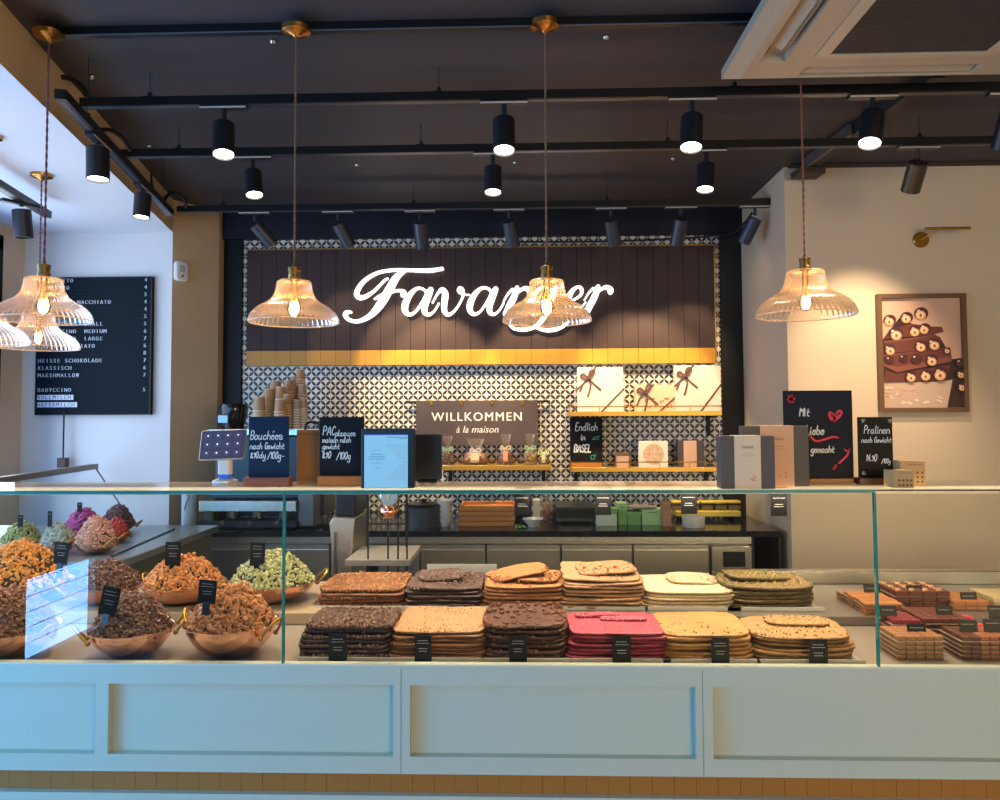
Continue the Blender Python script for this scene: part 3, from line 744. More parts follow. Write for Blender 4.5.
# ------------------------------------------------------------------ hanging welcome board
YWb = YB - .05
x0, x1, z0, z1 = rect(416, 400.5, 538, 445.5, YWb)
t = thing('welcome_sign', 'grey brown board reading willkommen hanging from a black rod on the tiles', 'sign', (x0, YWb, z0))
MB().box(x0, x1, YWb, YWb + .012, z0, z1).build('board', mat('board_taupe', '584944', .55, hex2='4f413e', nscale=5), t, world=True)
p = at(405, 402, YWb + .02); q = at(550, 401.5, YWb + .02)
m = MB().cyl((p.x, YWb + .018, p.z), (q.x, YWb + .018, p.z), .006)
m.build('rod', BLK2, t, world=True)
for px in (407, 548):
    a = at(px, 402, YWb); MB().cyl((a.x, YWb + .018, p.z), (a.x, YB, p.z), .005).build('bracket', BLK2, t, world=True)
for px in (431.5, 461.5, 492, 522.5):
    a = at(px, 402, YWb); MB().rbox(a.x - .009, a.x + .009, YWb - .005, YWb, a.z - .018, a.z + .012, .004, 'y').build('brass_clip', BRASS, t, world=True)
TXT = mat('printed_white', 'f4ece2', .6)
c = at(477, 420.8, YWb); m = MB(); put_text(m, 'WILLKOMMEN', c.x, YWb - .001, c.z, .0735, bold=.0011, spacing=1.2)
m.build('lettering', TXT, t, world=True)
c = at(477, 432.6, YWb); m = MB(); put_text(m, '\u00e0 la maison', c.x, YWb - .001, c.z, .058, shear=.25)
m.build('lettering', TXT, t, world=True)
# ------------------------------------------------------------------ brass rail shelves on the tiles
def shelf(px0, px1, py_rail, py_top, py_bot, name, label, Y=4.52):
    x0, x1, z0, z1 = rect(px0, py_top, px1, py_bot, Y); zr = at(500, py_rail, Y).z
    t = thing('wall_shelf', label, 'shelf', (x0, Y, z0), 0, 'brass rail shelves on the tiled wall')
    MB().rbox(x0, x1, Y, YB - .001, z0, z1, .002, 'x').build('board', BRASS2, t, world=True)
    m = MB().cyl((x0, Y + .004, zr), (x1, Y + .004, zr), .003, n=8)
    m.cyl((x0 + .003, Y + .004, zr), (x0 + .003, YB - .01, zr), .003, n=8); m.cyl((x1 - .003, Y + .004, zr), (x1 - .003, YB - .01, zr), .003, n=8)
    n = max(2, round((x1 - x0) / .19))
    for k in range(n + 1):
        x = x0 + .003 + (x1 - x0 - .006) * k / n; m.cyl((x, Y + .004, z1), (x, Y + .004, zr), .0026, n=6)
    m.build('gallery_rail', BRASS, t, world=True)
    for x in (x0 + .03, x1 - .05):
        MB().box(x, x + .02, Y + .03, YB - .001, z0 - .012, z0).box(x, x + .02, YB - .02, YB - .001, z0 - .12, z0 - .012).build('bracket', BLK2, t, world=True)
    return x0, x1, z1
sA = shelf(441, 551, 461, 465.5, 470.5, 'wall_shelf', 'brass shelf below the welcome board, holding tied gift bags')
sB = shelf(569, 722, 407, 411.5, 416, 'wall_shelf', 'upper brass shelf at the right, holding white ribboned gift boxes')
sC = shelf(571, 720, 462.5, 467.5, 472, 'wall_shelf', 'lower brass shelf at the right, holding a small chalkboard and boxes')
YSH = 4.56
# gift boxes with ribbons
RIB = mat('ribbon_brown', '6a4a40', .5)
def giftbox(px0, py0, px1, py1, label, colr, Y, bow, lines, lean=0.0, depth=.05, art=None, group=None, zb=None):
    x0, x1, z0, z1 = rect(px0, py0, px1, py1, Y)
    if zb is not None: z0 = zb
    t = thing('gift_box', label, 'gift box', (x0, Y, z0), 0, group)
    w, h = x1 - x0, z1 - z0
    MB().rbox(0, w, 0, depth, 0, h, .003, 'y').build('box', mat('giftbox_' + colr, colr, .5), t)
    if lines:
        m = MB()
        for a in lines: m.stroke(spline([(w * u, h * v) for u, v in a], 5) if len(a) > 2 else [(w * u, h * v) for u, v in a], .0055, -.0015, .0014)
        m.build('ribbon', RIB, t)
    if bow:
        u, v = bow; cx, cz = w * u, h * v; m = MB()
        for a in ([(0, 0), (-.03, .028), (-.045, .012), (-.02, -.002), (0, 0)], [(0, 0), (.012, .045), (.036, .045), (.02, .012), (0, 0)]):
            m.stroke(spline([(cx + p, cz + q) for p, q in a], 5), .006, -.006, .005)
        for a in ([(0, 0), (-.03, -.03), (-.05, -.075)], [(0, 0), (.012, -.04), (-.004, -.105)], [(0, 0), (.03, -.03), (.07, -.065)]):
            m.stroke(spline([(cx + p, cz + q) for p, q in a], 5), .005, -.004, .003)
        m.lump((cx, -.006, cz), .010, 1, random.Random(3))
        m.build('bow', RIB, t)
    if art:
        m = MB(); rnd = random.Random(5)
        for k in range(26):
            cx, cz = w * rnd.uniform(.25, .95), h * rnd.uniform(.12, .5); m.prism([(cx + .005 * math.cos(a_), cz + .007 * math.sin(a_)) for a_ in [i * 1.05 for i in range(6)]], -.0012, 0)
        m.build('printed_pattern', mat('red_print', 'd66a4e', .6), t)
    return t
zt = sB[2]
giftbox(577.5, 367, 623.5, 411, 'large cream gift box with brown ribbon, left on the upper shelf', 'f1ddc6', YSH, (.24, .74), [((.24, .74), (.4, 1.0)), ((.52, 0), (1.0, .5)), ((.0, .5), (.24, .74))], zb=zt)
giftbox(675, 365.5, 721, 411, 'large cream gift box with brown ribbon, right on the upper shelf', 'f0dac4', YSH, (.22, .76), [((.22, .76), (.4, 1.0)), ((.56, 0), (1.0, .58)), ((.0, .55), (.22, .76))], zb=zt)
giftbox(635, 385, 676, 411, 'low cream gift box with red print between the two large ones', 'ecc9a0', YSH + .005, (.25, .7), [((.25, .7), (.45, 1.0)), ((.6, 0), (1.0, .55))], art=1, zb=zt)
zt = sC[2]
x0, x1, z0, z1 = rect(639, 441, 668, 467, YSH)
t = thing('round_print_box', 'square white box with a round printed picture on the lower shelf', 'box', (x0, YSH, zt)); w, h = x1 - x0, z1 - zt
MB().rbox(0, w, 0, .04, 0, h, .002, 'y').build('box', mat('box_white', 'efe3cf', .5), t)
MB().prism([(w * .5 + w * .36 * math.cos(i * .31), h * .5 + w * .36 * math.sin(i * .31)) for i in range(20)], -.0012, 0).build('printed_disc', mat('disc_print', 'c58a62', .6, hex2='ead2b0', nscale=60), t)
x0, x1, z0, z1 = rect(617, 453, 629, 467, YSH)
t = thing('small_box', 'tiny pale pink box with brown lid on the lower shelf', 'box', (x0, YSH, zt)); w, h = x1 - x0, z1 - zt
MB().rbox(0, w, 0, .05, 0, h * .85, .002).build('box', mat('pink_card', 'd9a88c', .6), t); MB().rbox(-.001, w + .001, -.001, .051, h * .8, h, .002).build('lid', mat('lid_brown', '7a5238', .6), t)
def bandbox(px0, py0, px1, py1, Y, label, band, base=('4a4042', 'e3b493'), depth=.05, zb=None, bl=.33, br=.78, text=True, group=None):
    x0, x1, z0, z1 = rect(px0, py0, px1, py1, Y)
    if zb is not None: z0 = zb
    t = thing('chocolate_box', label, 'chocolate box', (x0, Y, z0), 0, group); w, h = x1 - x0, z1 - z0
    MB().rbox(0, w, 0, depth, 0, h, .0015, 'y').build('box', mat('boxcol_' + base[0], base[0], .55), t)
    MB().rbox(w * bl, w * br, -.0012, depth + .0012, -.0, h + .0012, .001, 'y').build('sleeve', mat('sleeve_' + base[1], base[1], .6), t)
    if text:
        m = MB(); cx = w * (bl + br) / 2
        rnd = random.Random(int(px0))
        m.stroke(spline([(cx + (-.5 + i / 9) * w * .2, h * .78 + (.004 if i % 2 else -.002)) for i in range(10)], 3), .0007, -.0018, .0006)
        for q, ww in ((.66, .10), (.62, .14)): m.box(cx - w * ww, cx + w * ww, -.0018, -.0012, h * q, h * q + .0007)
        m.build('print', mat('print_grey', '8a6a58', .6), t)
        m = MB()
        for i in range(7): m.lump((cx + w * (.10 + .06 * rnd.uniform(-1, 1)), -.0014, h * (.2 + .05 * rnd.uniform(-1, 1))), .0022, 1, rnd, sq=(1, .2, 1), rot=False)
        m.build('flower_print', mat('flower_pink', 'd98a78', .6), t)
    return t
bandbox(678, 441, 704, 467, YSH, 'dark chocolate box with beige sleeve on the lower brass shelf', .5, zb=zt, bl=.22, br=.72, text=False)
# ------------------------------------------------------------------ chalkboards
def chalkboard(px0, py0, px1, py1, Y, py_b, label, bm, wood, lines, base_px=None, extra=None, depth=.012, zb=None, bx=.03, hgt=None):
    x0, x1, z0, z1 = rect(px0, py0, px1, py1, Y)
    zb = at((px0 + px1) / 2, py_b, Y).z if zb is None else zb
    t = thing('chalkboard', label, 'chalkboard', (x0, Y, zb), 0, None)
    u = lambda px, py: (at(px, py, Y).x - x0, at(px, py, Y).z - zb)
    MB().rbox(0, x1 - x0, 0, .006, .006, z1 - zb, .002, 'y').build('board', bm, t)
    b0, b1 = base_px or (px0, px1)
    B0, B1 = at(b0, py_b, Y).x - x0, at(b1, py_b, Y).x - x0
    MB().rbox(B0, B1, -.014, .022, 0, z0 - zb, .003).build('wooden_base', wood, t)
    m = MB()
    for (s, px, py, hp, rad) in lines:
        x, z = u(px, py); pen(m, s, x, z, hp * Y / F, -.0008, rad * Y / F)
    m.build('handwriting', CHALK, t)
    if extra: extra(t, u, Y / F)
    return t
chalkboard(248.5, 416.5, 288.5, 477, 2.03, 487, 'dark blue chalkboard on a walnut base beside the tablet', NAVY, WOODR,
   [('Bouch\u00e9es', 250.5, 439.5, 8.5, .38), ('nach Gewicht', 250, 449, 6.4, .36), ('8.90.dy', 250.5, 458, 6.2, .36), ('/100g-', 267.5, 458.5, 6.6, .36)], (245, 290.5), zb=ZGt)
chalkboard(319.5, 417, 364, 475.5, 2.035, 487, 'black chalkboard on an oak base between the kraft box and the blue screen', SLATE, WOODO,
   [('PAC', 323, 435, 8.5, .4), ('plaques', 335.5, 436, 6, .36), ('maison nach', 322.5, 442.5, 5.6, .34), ('gewicht', 322.5, 449, 5.6, .34), ('8.90', 322.5, 458, 6.6, .38), ('/100g', 336.5, 459, 6.8, .36)], (318.5, 364.8), zb=ZGt)
def redmarks(t, u, k):
    def part(name, *sts):
        m = MB()
        for pts, r in sts: m.stroke(spline([u(*p) for p in pts], 6), r * k, -.0008, .0006)
        m.build(name, CHALKR, t)
    part('heart_drawing', ([(835, 419), (833, 414.5), (829.8, 412.5), (829.3, 416), (833, 421.5)], 1.1), ([(833, 421.5), (839, 417), (841.5, 412.5), (839, 410.8), (835.6, 414)], 1.1), ([(831.5, 415), (834, 418), (837.5, 415)], 1.2))
    part('underline', ([(810, 436), (816, 441), (824, 439.5), (832, 437), (838, 437.5)], 1.0))
    part('exclamation_stroke', ([(849, 450), (846.5, 456), (839, 463)], .9), ([(844.5, 449.5), (847, 451), (849.5, 449.5)], .8))
    part('exclamation_dot', ([(835.5, 466), (833.8, 468.5)], 1.3))
    part('flower_drawing', *[([(791, 399), (791 + 3 * math.cos(a), 399 + 3.2 * math.sin(a))], 1.2) for a in range(6)])
chalkboard(784, 390.5, 853, 478, 2.07, 489, 'large dark navy chalkboard with red hearts, behind the sleeved boxes', mat('chalkboard_deep_navy', '0f1424', .6, spec=.2), WOODO,
   [('Mit', 799.5, 416, 8, .55), ('Liebe', 806, 434.5, 8.5, .6), ('gemacht', 811, 452.5, 6.6, .5)], (808, 852.5), redmarks, zb=ZGt)
def corners(t, u, k):
    m = MB()
    for (x, y, sx, sy) in ((861.5, 419.5, 1, 1), (891.5, 419.5, -1, 1), (862, 474.5, 1, -1), (892, 474.5, -1, -1)):
        for a in (0, 25, 50, 75):
            dx, dy = math.cos(R(a)) * 3.6 * sx, math.sin(R(a)) * 3.6 * sy; m.stroke([u(x, y), u(x + dx, y + dy)], .3 * k, -.0008, .0006)
    m.build('corner_scribbles', mat('chalk_grey', 'bdb6ae', .7), t)
chalkboard(858.5, 417, 893, 477.5, 2.05, 489, 'narrow black chalkboard about pralines, left of the small kraft boxes', mat('chalkboard_brown_black', '1a1411', .6, spec=.2), mat('base_reddish', '6e3216', .45, hex2='5e2a12', nscale=30, stretch=(1, 6, 6)),
   [('Pralinen', 864, 433.5, 7.6, .34), ('nach Gewicht', 861.5, 442.5, 5.3, .3), ('14.90', 866, 461, 6.4, .34), ('/100g', 881.5, 463, 4.2, .3)], (857.5, 893.5), corners, zb=ZGt)
def greens(t, u, k):
    m = MB()
    for pts in ([(593, 438), (599, 436), (598.5, 439), (592.5, 439.5), (593, 438)], [(590.5, 456), (596, 454.5), (594, 459), (591.5, 459.5), (590.5, 456)]):
        m.stroke([u(*p) for p in pts], .45 * k, -.0008, .0006)
    m.build('green_chalk_drawing', CHALKG, t)
chalkboard(570, 417.5, 602.5, 462, YSH + .03, 467, 'small black chalkboard with orange base on the lower brass shelf', SLATE, mat('base_orange', 'c07828', .45),
   [('Endlich', 575.5, 430.5, 7.5, .36), ('in', 581, 440, 6, .5), ('BASEL', 574, 452, 7, .62)], (570.5, 602), greens, zb=sC[2])
# ------------------------------------------------------------------ right wall: picture and lamp
YP = YR - .03
x0, x1, z0, z1 = rect(879, 293.5, 968, 412, YP)
t = thing('framed_picture', 'brown framed photograph of stacked hazelnut chocolate on the beige wall', 'picture', (x0, YP, z0))
w, h = x1 - x0, z1 - z0; fw = .021
FM = mat('frame_brown', '6b4a30', .45)
m = MB().box(0, w, 0, .029, 0, fw).box(0, w, 0, .029, h - fw, h).box(0, fw, 0, .029, fw, h - fw).box(w - fw, w, 0, .029, fw, h - fw); m.build('frame', FM, t)
prt = MB(); cols = ['d9a98d', '3a1d1a', 'caa88e', '6a3428', '8a4a3a', '4a1e20', 'e0a070', 'f0c89a', '9a5a38', 'e6cdbb']
def zz(X, Y_): return ((X - 105) / 510 * w, h - (Y_ - 80) / 680 * h)
lay = [0]
def poly(ci, pts):
    lay[0] += 1; y = .02 - lay[0] * .00012; prt.m = ci; q = [zz(*p) for p in pts]
    n = len(q); prt.add([(a, y, c) for a, c in q], [tuple(range(n))])
def disc(ci, X, Y_, rx, rz, rot=0, n=14):
    poly(ci, [(X + rx * math.cos(a) * math.cos(rot) - rz * math.sin(a) * math.sin(rot), Y_ - rx * math.cos(a) * math.sin(rot) - rz * math.sin(a) * math.cos(rot)) for a in [i * 2 * math.pi / n for i in range(n)]][::1])
def nut(X, Y_, r, open_=True, side=0):
    disc(5, X, Y_, r, r * .85, .2)
    disc(9, X - r * .35, Y_ - r * .35, r * .22, r * .14, .3)
    if open_:
        disc(6, X + side * r * .3, Y_ + r * .25, r * .72, r * .62); disc(7, X + side * r * .3, Y_ + r * .2, r * .5, r * .42); disc(8, X + side * r * .3, Y_ + r * .28, r * .2, r * .24)
poly(0, [(128, 740), (592, 740), (592, 102), (128, 102)])
poly(1, [(500, 735), (592, 735), (592, 450), (520, 460), (500, 560)])
poly(1, [(130, 590), (540, 585), (545, 470), (470, 330), (240, 215), (135, 345)])
poly(2, [(132, 735), (500, 732), (535, 575), (400, 590), (132, 592)])
rr = random.Random(4)
for k in range(26): disc(9 if k % 2 else 0, rr.uniform(150, 480), rr.uniform(615, 715), rr.uniform(6, 22), rr.uniform(3, 9), rr.uniform(-.6, .2))
poly(3, [(135, 345), (200, 330), (400, 320), (490, 300), (480, 270), (410, 268), (300, 250), (180, 290)])
poly(4, [(140, 352), (400, 322), (440, 318), (410, 330), (150, 362)])
poly(3, [(135, 425), (465, 400), (475, 340), (440, 320), (150, 365)]); poly(4, [(135, 430), (465, 402), (465, 412), (140, 440)])
poly(3, [(140, 478), (215, 500), (530, 440), (525, 388), (440, 400), (150, 440)]); poly(4, [(140, 478), (215, 500), (530, 440), (530, 470), (215, 532), (140, 495)])
poly(3, [(135, 590), (500, 580), (520, 490), (215, 540), (150, 520)])
for X, Y_, r_, o_ in ((180, 230, 38, 1), (278, 215, 38, 1), (362, 192, 42, 1), (210, 308, 44, 1), (325, 292, 38, 1), (380, 280, 36, 1), (172, 400, 36, 1), (352, 380, 38, 1), (425, 370, 40, 1), (170, 460, 26, 0), (250, 450, 26, 0),
                      (325, 455, 34, 0), (410, 462, 38, 1), (500, 408, 20, 1), (290, 556, 36, 1), (378, 548, 38, 1), (460, 540, 46, 1), (575, 480, 30, 0), (572, 545, 26, 1), (576, 618, 26, 1)): nut(X, Y_, r_, o_, rr.uniform(-.5, .5))
prt.build('print', [mat('print_' + c, c, .5) for c in cols], t)
t = thing('wall_lamp', 'small brass picture light with thin rod above the framed picture', 'wall lamp', tuple(at(920.5, 240, YR)))
M = Matrix.Rotation(R(90), 4, 'X')
MB().lathe([(.0395, 0), (.0395, .008), (.036, .012), (.0001, .012)], 28, M).build('wall_plate', BRASS, t, smooth=True, autos=40)
MB().cyl((0, -.012, 0), (.045, -.10, .032), .004).build('arm', BRASS, t)
MB().cyl((-.028, -.10, .034), (.19, -.10, .034), .0065).build('light_bar', BRASS, t)
# security sensor on the pilaster
p = at(179.5, 272, YA + .05); ra = math.atan2(YB - .1 - YA, XP - LX(YA))
t = thing('motion_sensor', 'small white motion sensor on the beige pilaster', 'sensor', (LX(YA) + .045 * math.cos(ra) + .031 * math.sin(ra), YA + .045 * math.sin(ra) - .031 * math.cos(ra), p.z), ra)
w = .042
MB().rbox(-w, w, 0, .03, -.058, .058, .022, 'y').build('body', WHITE, t)
MB().rbox(-.018, .018, -.003, 0, -.008, .035, .006, 'y').build('lens_window', mat('sensor_grey', 'b8bcc4', .3), t)
MB().rbox(-.006, .006, -.004, 0, -.034, -.022, .003, 'y').build('indicator', BLK2, t)
# ------------------------------------------------------------------ menu letter board
YM = YA - .03
x0, x1, z0, z1 = rect(36.5, 277, 151.5, 415, YM)
t = thing('menu_board', 'black grooved letter board with white coffee menu on the white alcove wall', 'menu board', (x0, YM, z0))
w, h = x1 - x0, z1 - z0
MB().box(0, w, 0, .025, 0, h).build('board', mat('menu_black', '131c27', .7, spec=.15), t)
m = MB(); n = 38
for k in range(n + 1): z = .008 + (h - .016) * k / n; m.box(.006, w - .006, -.003, 0, z - .0045, z + .0045)
m.build('grooves', mat('menu_slat', '0f1721', .7, spec=.15), t)
m = MB().box(0, w, -.006, .0, 0, .006).box(0, w, -.006, .0, h - .006, h).box(0, .006, -.006, .0, .006, h - .006).box(w - .006, w, -.006, .0, .006, h - .006); m.build('edge_frame', BLK2, t)
rows = [('RISTRETTO', '4'), ('ESPRESSO', '4'), ('DOPPIO', '5'), ('ESPRESSO  MACCHIATO', '4'), ('', '4'), ('', '5'), ('CAPPUCCINO  SMALL', '5'), ('CAPPUCCINO  MEDIUM', '6'), ('CAPPUCCINO  LARGE', '7'),
        ('LATTE MACCHIATO', '6'), ('', '8'), ('HEISSE SCHOKOLADE', '7'), ('KLASSISCH', '6'), ('MARSHMALLOW', '7'), ('', ''), ('BABYCCINO', '5'), ('VOLLMILCH', ''), ('HAFERMILCH', '')]
glyph = {}
def mono(mb, s, x, z, size, adv, y):
    for ch in s:
        if ch != ' ':
            if ch not in glyph: glyph[ch] = textmesh(ch, 1.0, ext=.02)
            vs, fs = glyph[ch]; sx = min(1.0, .52 / max(.01, max(v.x for v in vs) - min(v.x for v in vs)))
            [mb.add([(x + q + v.x * size * sx, y - v.z * size * .05, z + v.y * size) for v in vs], fs) for q in (-.0009, .0009)]
        x += adv
for i, (s, pr) in enumerate(rows):
    zc = z1 - z0 - (282.3 - 277 + i * 7.3 + (i > 13) * 0) / 138 * h; m = MB(); hl = i >= 16
    if s:
        if hl:
            MB().box(.013, .013 + len(s) * .0221 + .01, -.0045, -.003, zc - .004, zc + .024).build('highlight_strip', mat('strip_white', 'dfe4f2', .6), t)
        mono(m, s, .018 + .005, zc, .031, .0221, -.005)
    if pr: mono(m, pr, w - .036, zc, .031, .0221, -.005)
    if m.v: m.build('lettering', mat('menu_ink', '6a7688', .6) if hl else mat('menu_white', 'd5dbe2', .6, emit='d5dbe2', es=.0), t)
# slim bar of the left glass display, tied to the menu board by a rod
b_ = at(95, 467, 4.22); ZBR = b_.z; a = Vector((atz(-60, 490, ZBR).x, atz(-60, 490, ZBR).y, ZBR))
d = b_ - a
t = thing('display_bar', 'slim bronze top bar of the left glass display, tied by a rod', 'lamp', tuple(b_))
m = MB().box(-d.length, 0, -.018, .018, -.01, .018); o = m.build('top_bar', mat('bar_bronze', '86776a', .4, .4), t); o.rotation_euler = d.to_track_quat('X', 'Z').to_euler()
c = at(63, 464, 4.27) - b_
MB().rbox(-.024, .024, -.02, .02, -.02, .035, .003).build('clamp', mat('clamp_brown', '4a3630', .5), t).location = c
zt_ = at(63, 411, 4.27).z - b_.z
MB().tube([(c.x, c.y, c.z + .03), (c.x, c.y, zt_)], .0045, 8).build('rod', BLK2, t)
e1 = at(137, 530, 4.0)
MB().tube([(0, 0, 0), tuple(e1 - b_)], .004, 6).build('glass_stay', mat('stay_bronze', '4a382e', .4, .6), t)
# ------------------------------------------------------------------ things standing on the glass shelf
SH = ZGt + .0006
bandbox(721, 436, 775, 491, 1.925, 'smaller dark chocolate box with a cream sleeve, at the front of the glass shelf', .5, base=('4b4142', 'eccaa4'), depth=.045, zb=SH, bl=.25, br=.74)
bandbox(743.5, 426, 809, 490, 1.985, 'larger dark chocolate box with a salmon pink sleeve, behind the smaller sleeved one', .5, base=('51463f', 'efb48c'), depth=.04, zb=SH, bl=.26, br=.77)
def kraftbox(x0p, y0p, x1p, Y, label, rows_):
    x0, x1, z0, z1 = rect(x0p, y0p, x1p, 489, Y); z0 = SH
    t = thing('kraft_box', label, 'box', (x0, Y, z0), 0, 'small kraft paper boxes on the glass shelf'); w, h = x1 - x0, z1 - z0
    MB().rbox(0, w, 0, .05, 0, h, .0015).build('box', mat('kraft_box', 'c39c6c', .75), t)
    m = MB(); m.box(w * .3, w * .9, -.0005, 0, h * .84, h * .86)
    for i in range(4):
        for j in range(rows_):
            cx, cz = w * (.30 + .19 * i), h * (.15 + .17 * j * 3 / rows_ * 1.1); m.prism([(cx + .0030 * math.cos(a), cz + .0033 * math.sin(a)) for a in [q * .785 for q in range(8)]], -.0006, 0)
    m.build('printed_motif', mat('motif_brown', '7a5230', .7), t)
kraftbox(900.5, 461, 925.5, 2.01, 'taller small kraft box with printed dots at the right of the glass shelf', 3)
kraftbox(893, 470.5, 914, 1.945, 'shorter small kraft box in front of the taller one beside the praline chalkboard', 2)
# tablet on its stand
Y = 2.12; c = at(225, 481, Y)
t = thing('tablet_till', 'tilted till tablet with icon keys on a white stand, left of the navy chalkboard', 'tablet', (c.x, Y, SH))
x0, x1, z0, z1 = rect(202.5, 429.5, 247.5, 459, Y); w, h = x1 - x0, z1 - z0
M = Matrix.Translation((0, -.02, (z0 + z1) / 2 - SH)) @ Matrix.Rotation(R(-18), 4, 'X') @ Matrix.Rotation(R(-2), 4, 'Y')
MB().rbox(-w / 2, w / 2, 0, .008, -h / 2 * 1.05, h / 2 * 1.05, .006, 'y', M=M).build('case', mat('tablet_case', 'b3a89a', .4), t)
sc = MB().rbox(-w / 2 + .003, w / 2 - .003, -.001, 0, -h / 2 * .98, h / 2 * .98, .004, 'y', M=M).build('screen', mat('tablet_screen', '332d38', .12, emit='4d4356', es=.45), t)
m = MB()
for i in range(4):
    for j in range(3):
        m.rbox(-w * .33 + i * w * .22 - .0095, -w * .33 + i * w * .22 + .0095, -.0016, -.001, -h * .30 + j * h * .3 - .008, -h * .30 + j * h * .3 + .008, .002, 'y', M=M)
m.build('key_tiles', mat('key_tile', '3d3a50', .3, emit='45405c', es=.5), sc)
m = MB(); rnd = random.Random(2)
for i in range(4):
    for j in range(3):
        cx, cz = -w * .33 + i * w * .22, -h * .30 + j * h * .3 + .001; m.lump(M @ Vector((cx, -.002, cz)), .0022, 1, rnd, sq=(1, .2, 1), rot=False)
m.build('key_icons', mat('key_icon', 'ffffff', .4, emit='ffffff', es=1.1), sc)
MB().rbox(-.022, .012, .0, .028, .022, .075, .005).build('stand_neck', WHITE, t)
MB().rbox(-.020, .010, .001, .027, .012, .024, .004).build('blue_collar', mat('blue_plastic_glow', '1f5fd0', .3, emit='1f5fd0', es=.3), t)  # blue plastic collar given a faint glow of its own
MB().lathe([(.034, 0), (.034, .006), (.02, .012), (.0001, .012)], 28, Matrix.Translation((-.005, .014, 0))).build('stand_foot', mat('foot_grey', 'c8c8c6', .3, .3), t, smooth=True, autos=40)
# customer display showing a pale blue notice
Y = 1.955; x0, x1, z0, z1 = rect(362, 428.5, 414.5, 491.5, Y)
t = thing('customer_display', 'upright screen showing a bright pale blue notice, beside the black chalkboard', 'display', (x0, Y, SH)); w, h = x1 - x0, z1 - SH
MB().rbox(-.002, w, 0, .018, .0, h, .003, 'y').build('casing', mat('casing_black', '101014', .3), t)
X0, X1, Z0, Z1 = rect(364.3, 434.3, 407.8, 491.2, Y); X0 -= x0; X1 -= x0; Z0 = .001; Z1 -= SH
scn = MB().box(X0, X1, -.0008, 0, Z0, Z1).build('screen', mat('screen_blue', '101820', .3, emit='8ccbf5', es=.85), t)
m = MB().box(X0, X1, -.0012, -.0008, Z1 - .0025, Z1).build('title_bar', mat('screen_bar', '203060', .3, emit='3a57b8', es=.8), scn)
m = MB(); sx = X1 - X0; sz = Z1 - Z0
# latticed corners of the notice
for i in range(13):
    for j in range(15):
        u, v = .42 + i * .045, .16 + j * .045
        if v > .80: continue
        if abs(v - .48) * 1.25 > (.86 - u) * 1.0 + .02 and u > .40 and abs(v - .48) > (.80 - u) * .8:
            cx, cz = X0 + sx * u, Z0 + sz * v; q = .00085
            m.stroke([(cx - q, cz - q), (cx + q, cz + q)], .00028, -.0011, .0003); m.stroke([(cx - q, cz + q), (cx + q, cz - q)], .00028, -.0011, .0003)
m.build('lattice_pattern', mat('screen_ink', '2a4a78', .3, emit='31588c', es=.6), scn)
m = MB()
cx = X0 + sx * .28
m.stroke(spline([(cx - .011 + i * .0026, Z0 + sz * .70 + (.0014 if i % 2 else -.001)) for i in range(9)], 3), .00035, -.0011, .0003)
for v, ww in ((.62, .016), (.575, .020), (.53, .023), (.48, .018), (.45, .014), (.37, .010)):
    n = int(ww * 2 / .0028)
    for i in range(n): a = cx - ww + i * .0028 + .002; m.box(a, a + .0018, -.0011, -.0008, Z0 + sz * v, Z0 + sz * v + (.0022 if v > .5 else .001))
m.build('notice_print', mat('screen_text', '2a4a78', .3, emit='3a6090', es=.7), scn)
MB().box(X0 + sx * .5, X1 - .002, -.0011, -.0008, Z1 - .0085, Z1 - .0072).box(X0 + sx * .8, X1 - .002, -.0011, -.0008, Z1 - .012, Z1 - .0108).build('menu_lines', MATS['screen_ink'], scn)
Y = 2.13; x0, x1, z0, z1 = rect(413.5, 434, 441.5, 486, Y)
t = thing('till_screen', 'plain dark back of a till screen, just right of the blue notice display', 'screen', (x0, Y, SH)); w, h = x1 - x0, z1 - SH
MB().rbox(0, w, 0, .012, .008, h, .002, 'y').build('panel', mat('panel_brownblack', '15100f', .35), t)
MB().rbox(w * .15, w * .85, -.01, .03, 0, .008, .003).build('foot', BLACK, t)
MB().box(0, w, -.0015, 0, h - .003, h).build('top_trim', mat('trim_grey', '55504e', .4), t)
Y = 2.10; x0, x1, z0, z1 = rect(296.5, 430, 320, 486, Y)
t = thing('carrier_box', 'tall orange brown card box with black handle between the two dark chalkboards', 'box', (x0, Y, SH)); w, h = x1 - x0, z1 - SH
MB().rbox(0, w, 0, .05, 0, h, .002).build('box', mat('card_orange', 'a46a2b', .6), t)
MB().box(-.0006, w + .0006, -.0008, .0508, h - .012, h - .0105).build('lid_line', mat('lid_line_brown', '6d4218', .6), t)
m = MB().tube([(w * .25, .025, h), (w * .32, .025, h + .018), (w * .6, .025, h + .022), (w * .85, .025, h + .015), (w * .9, .025, h)], .0035, 8, smooth=5); m.build('handle', BLK2, t)
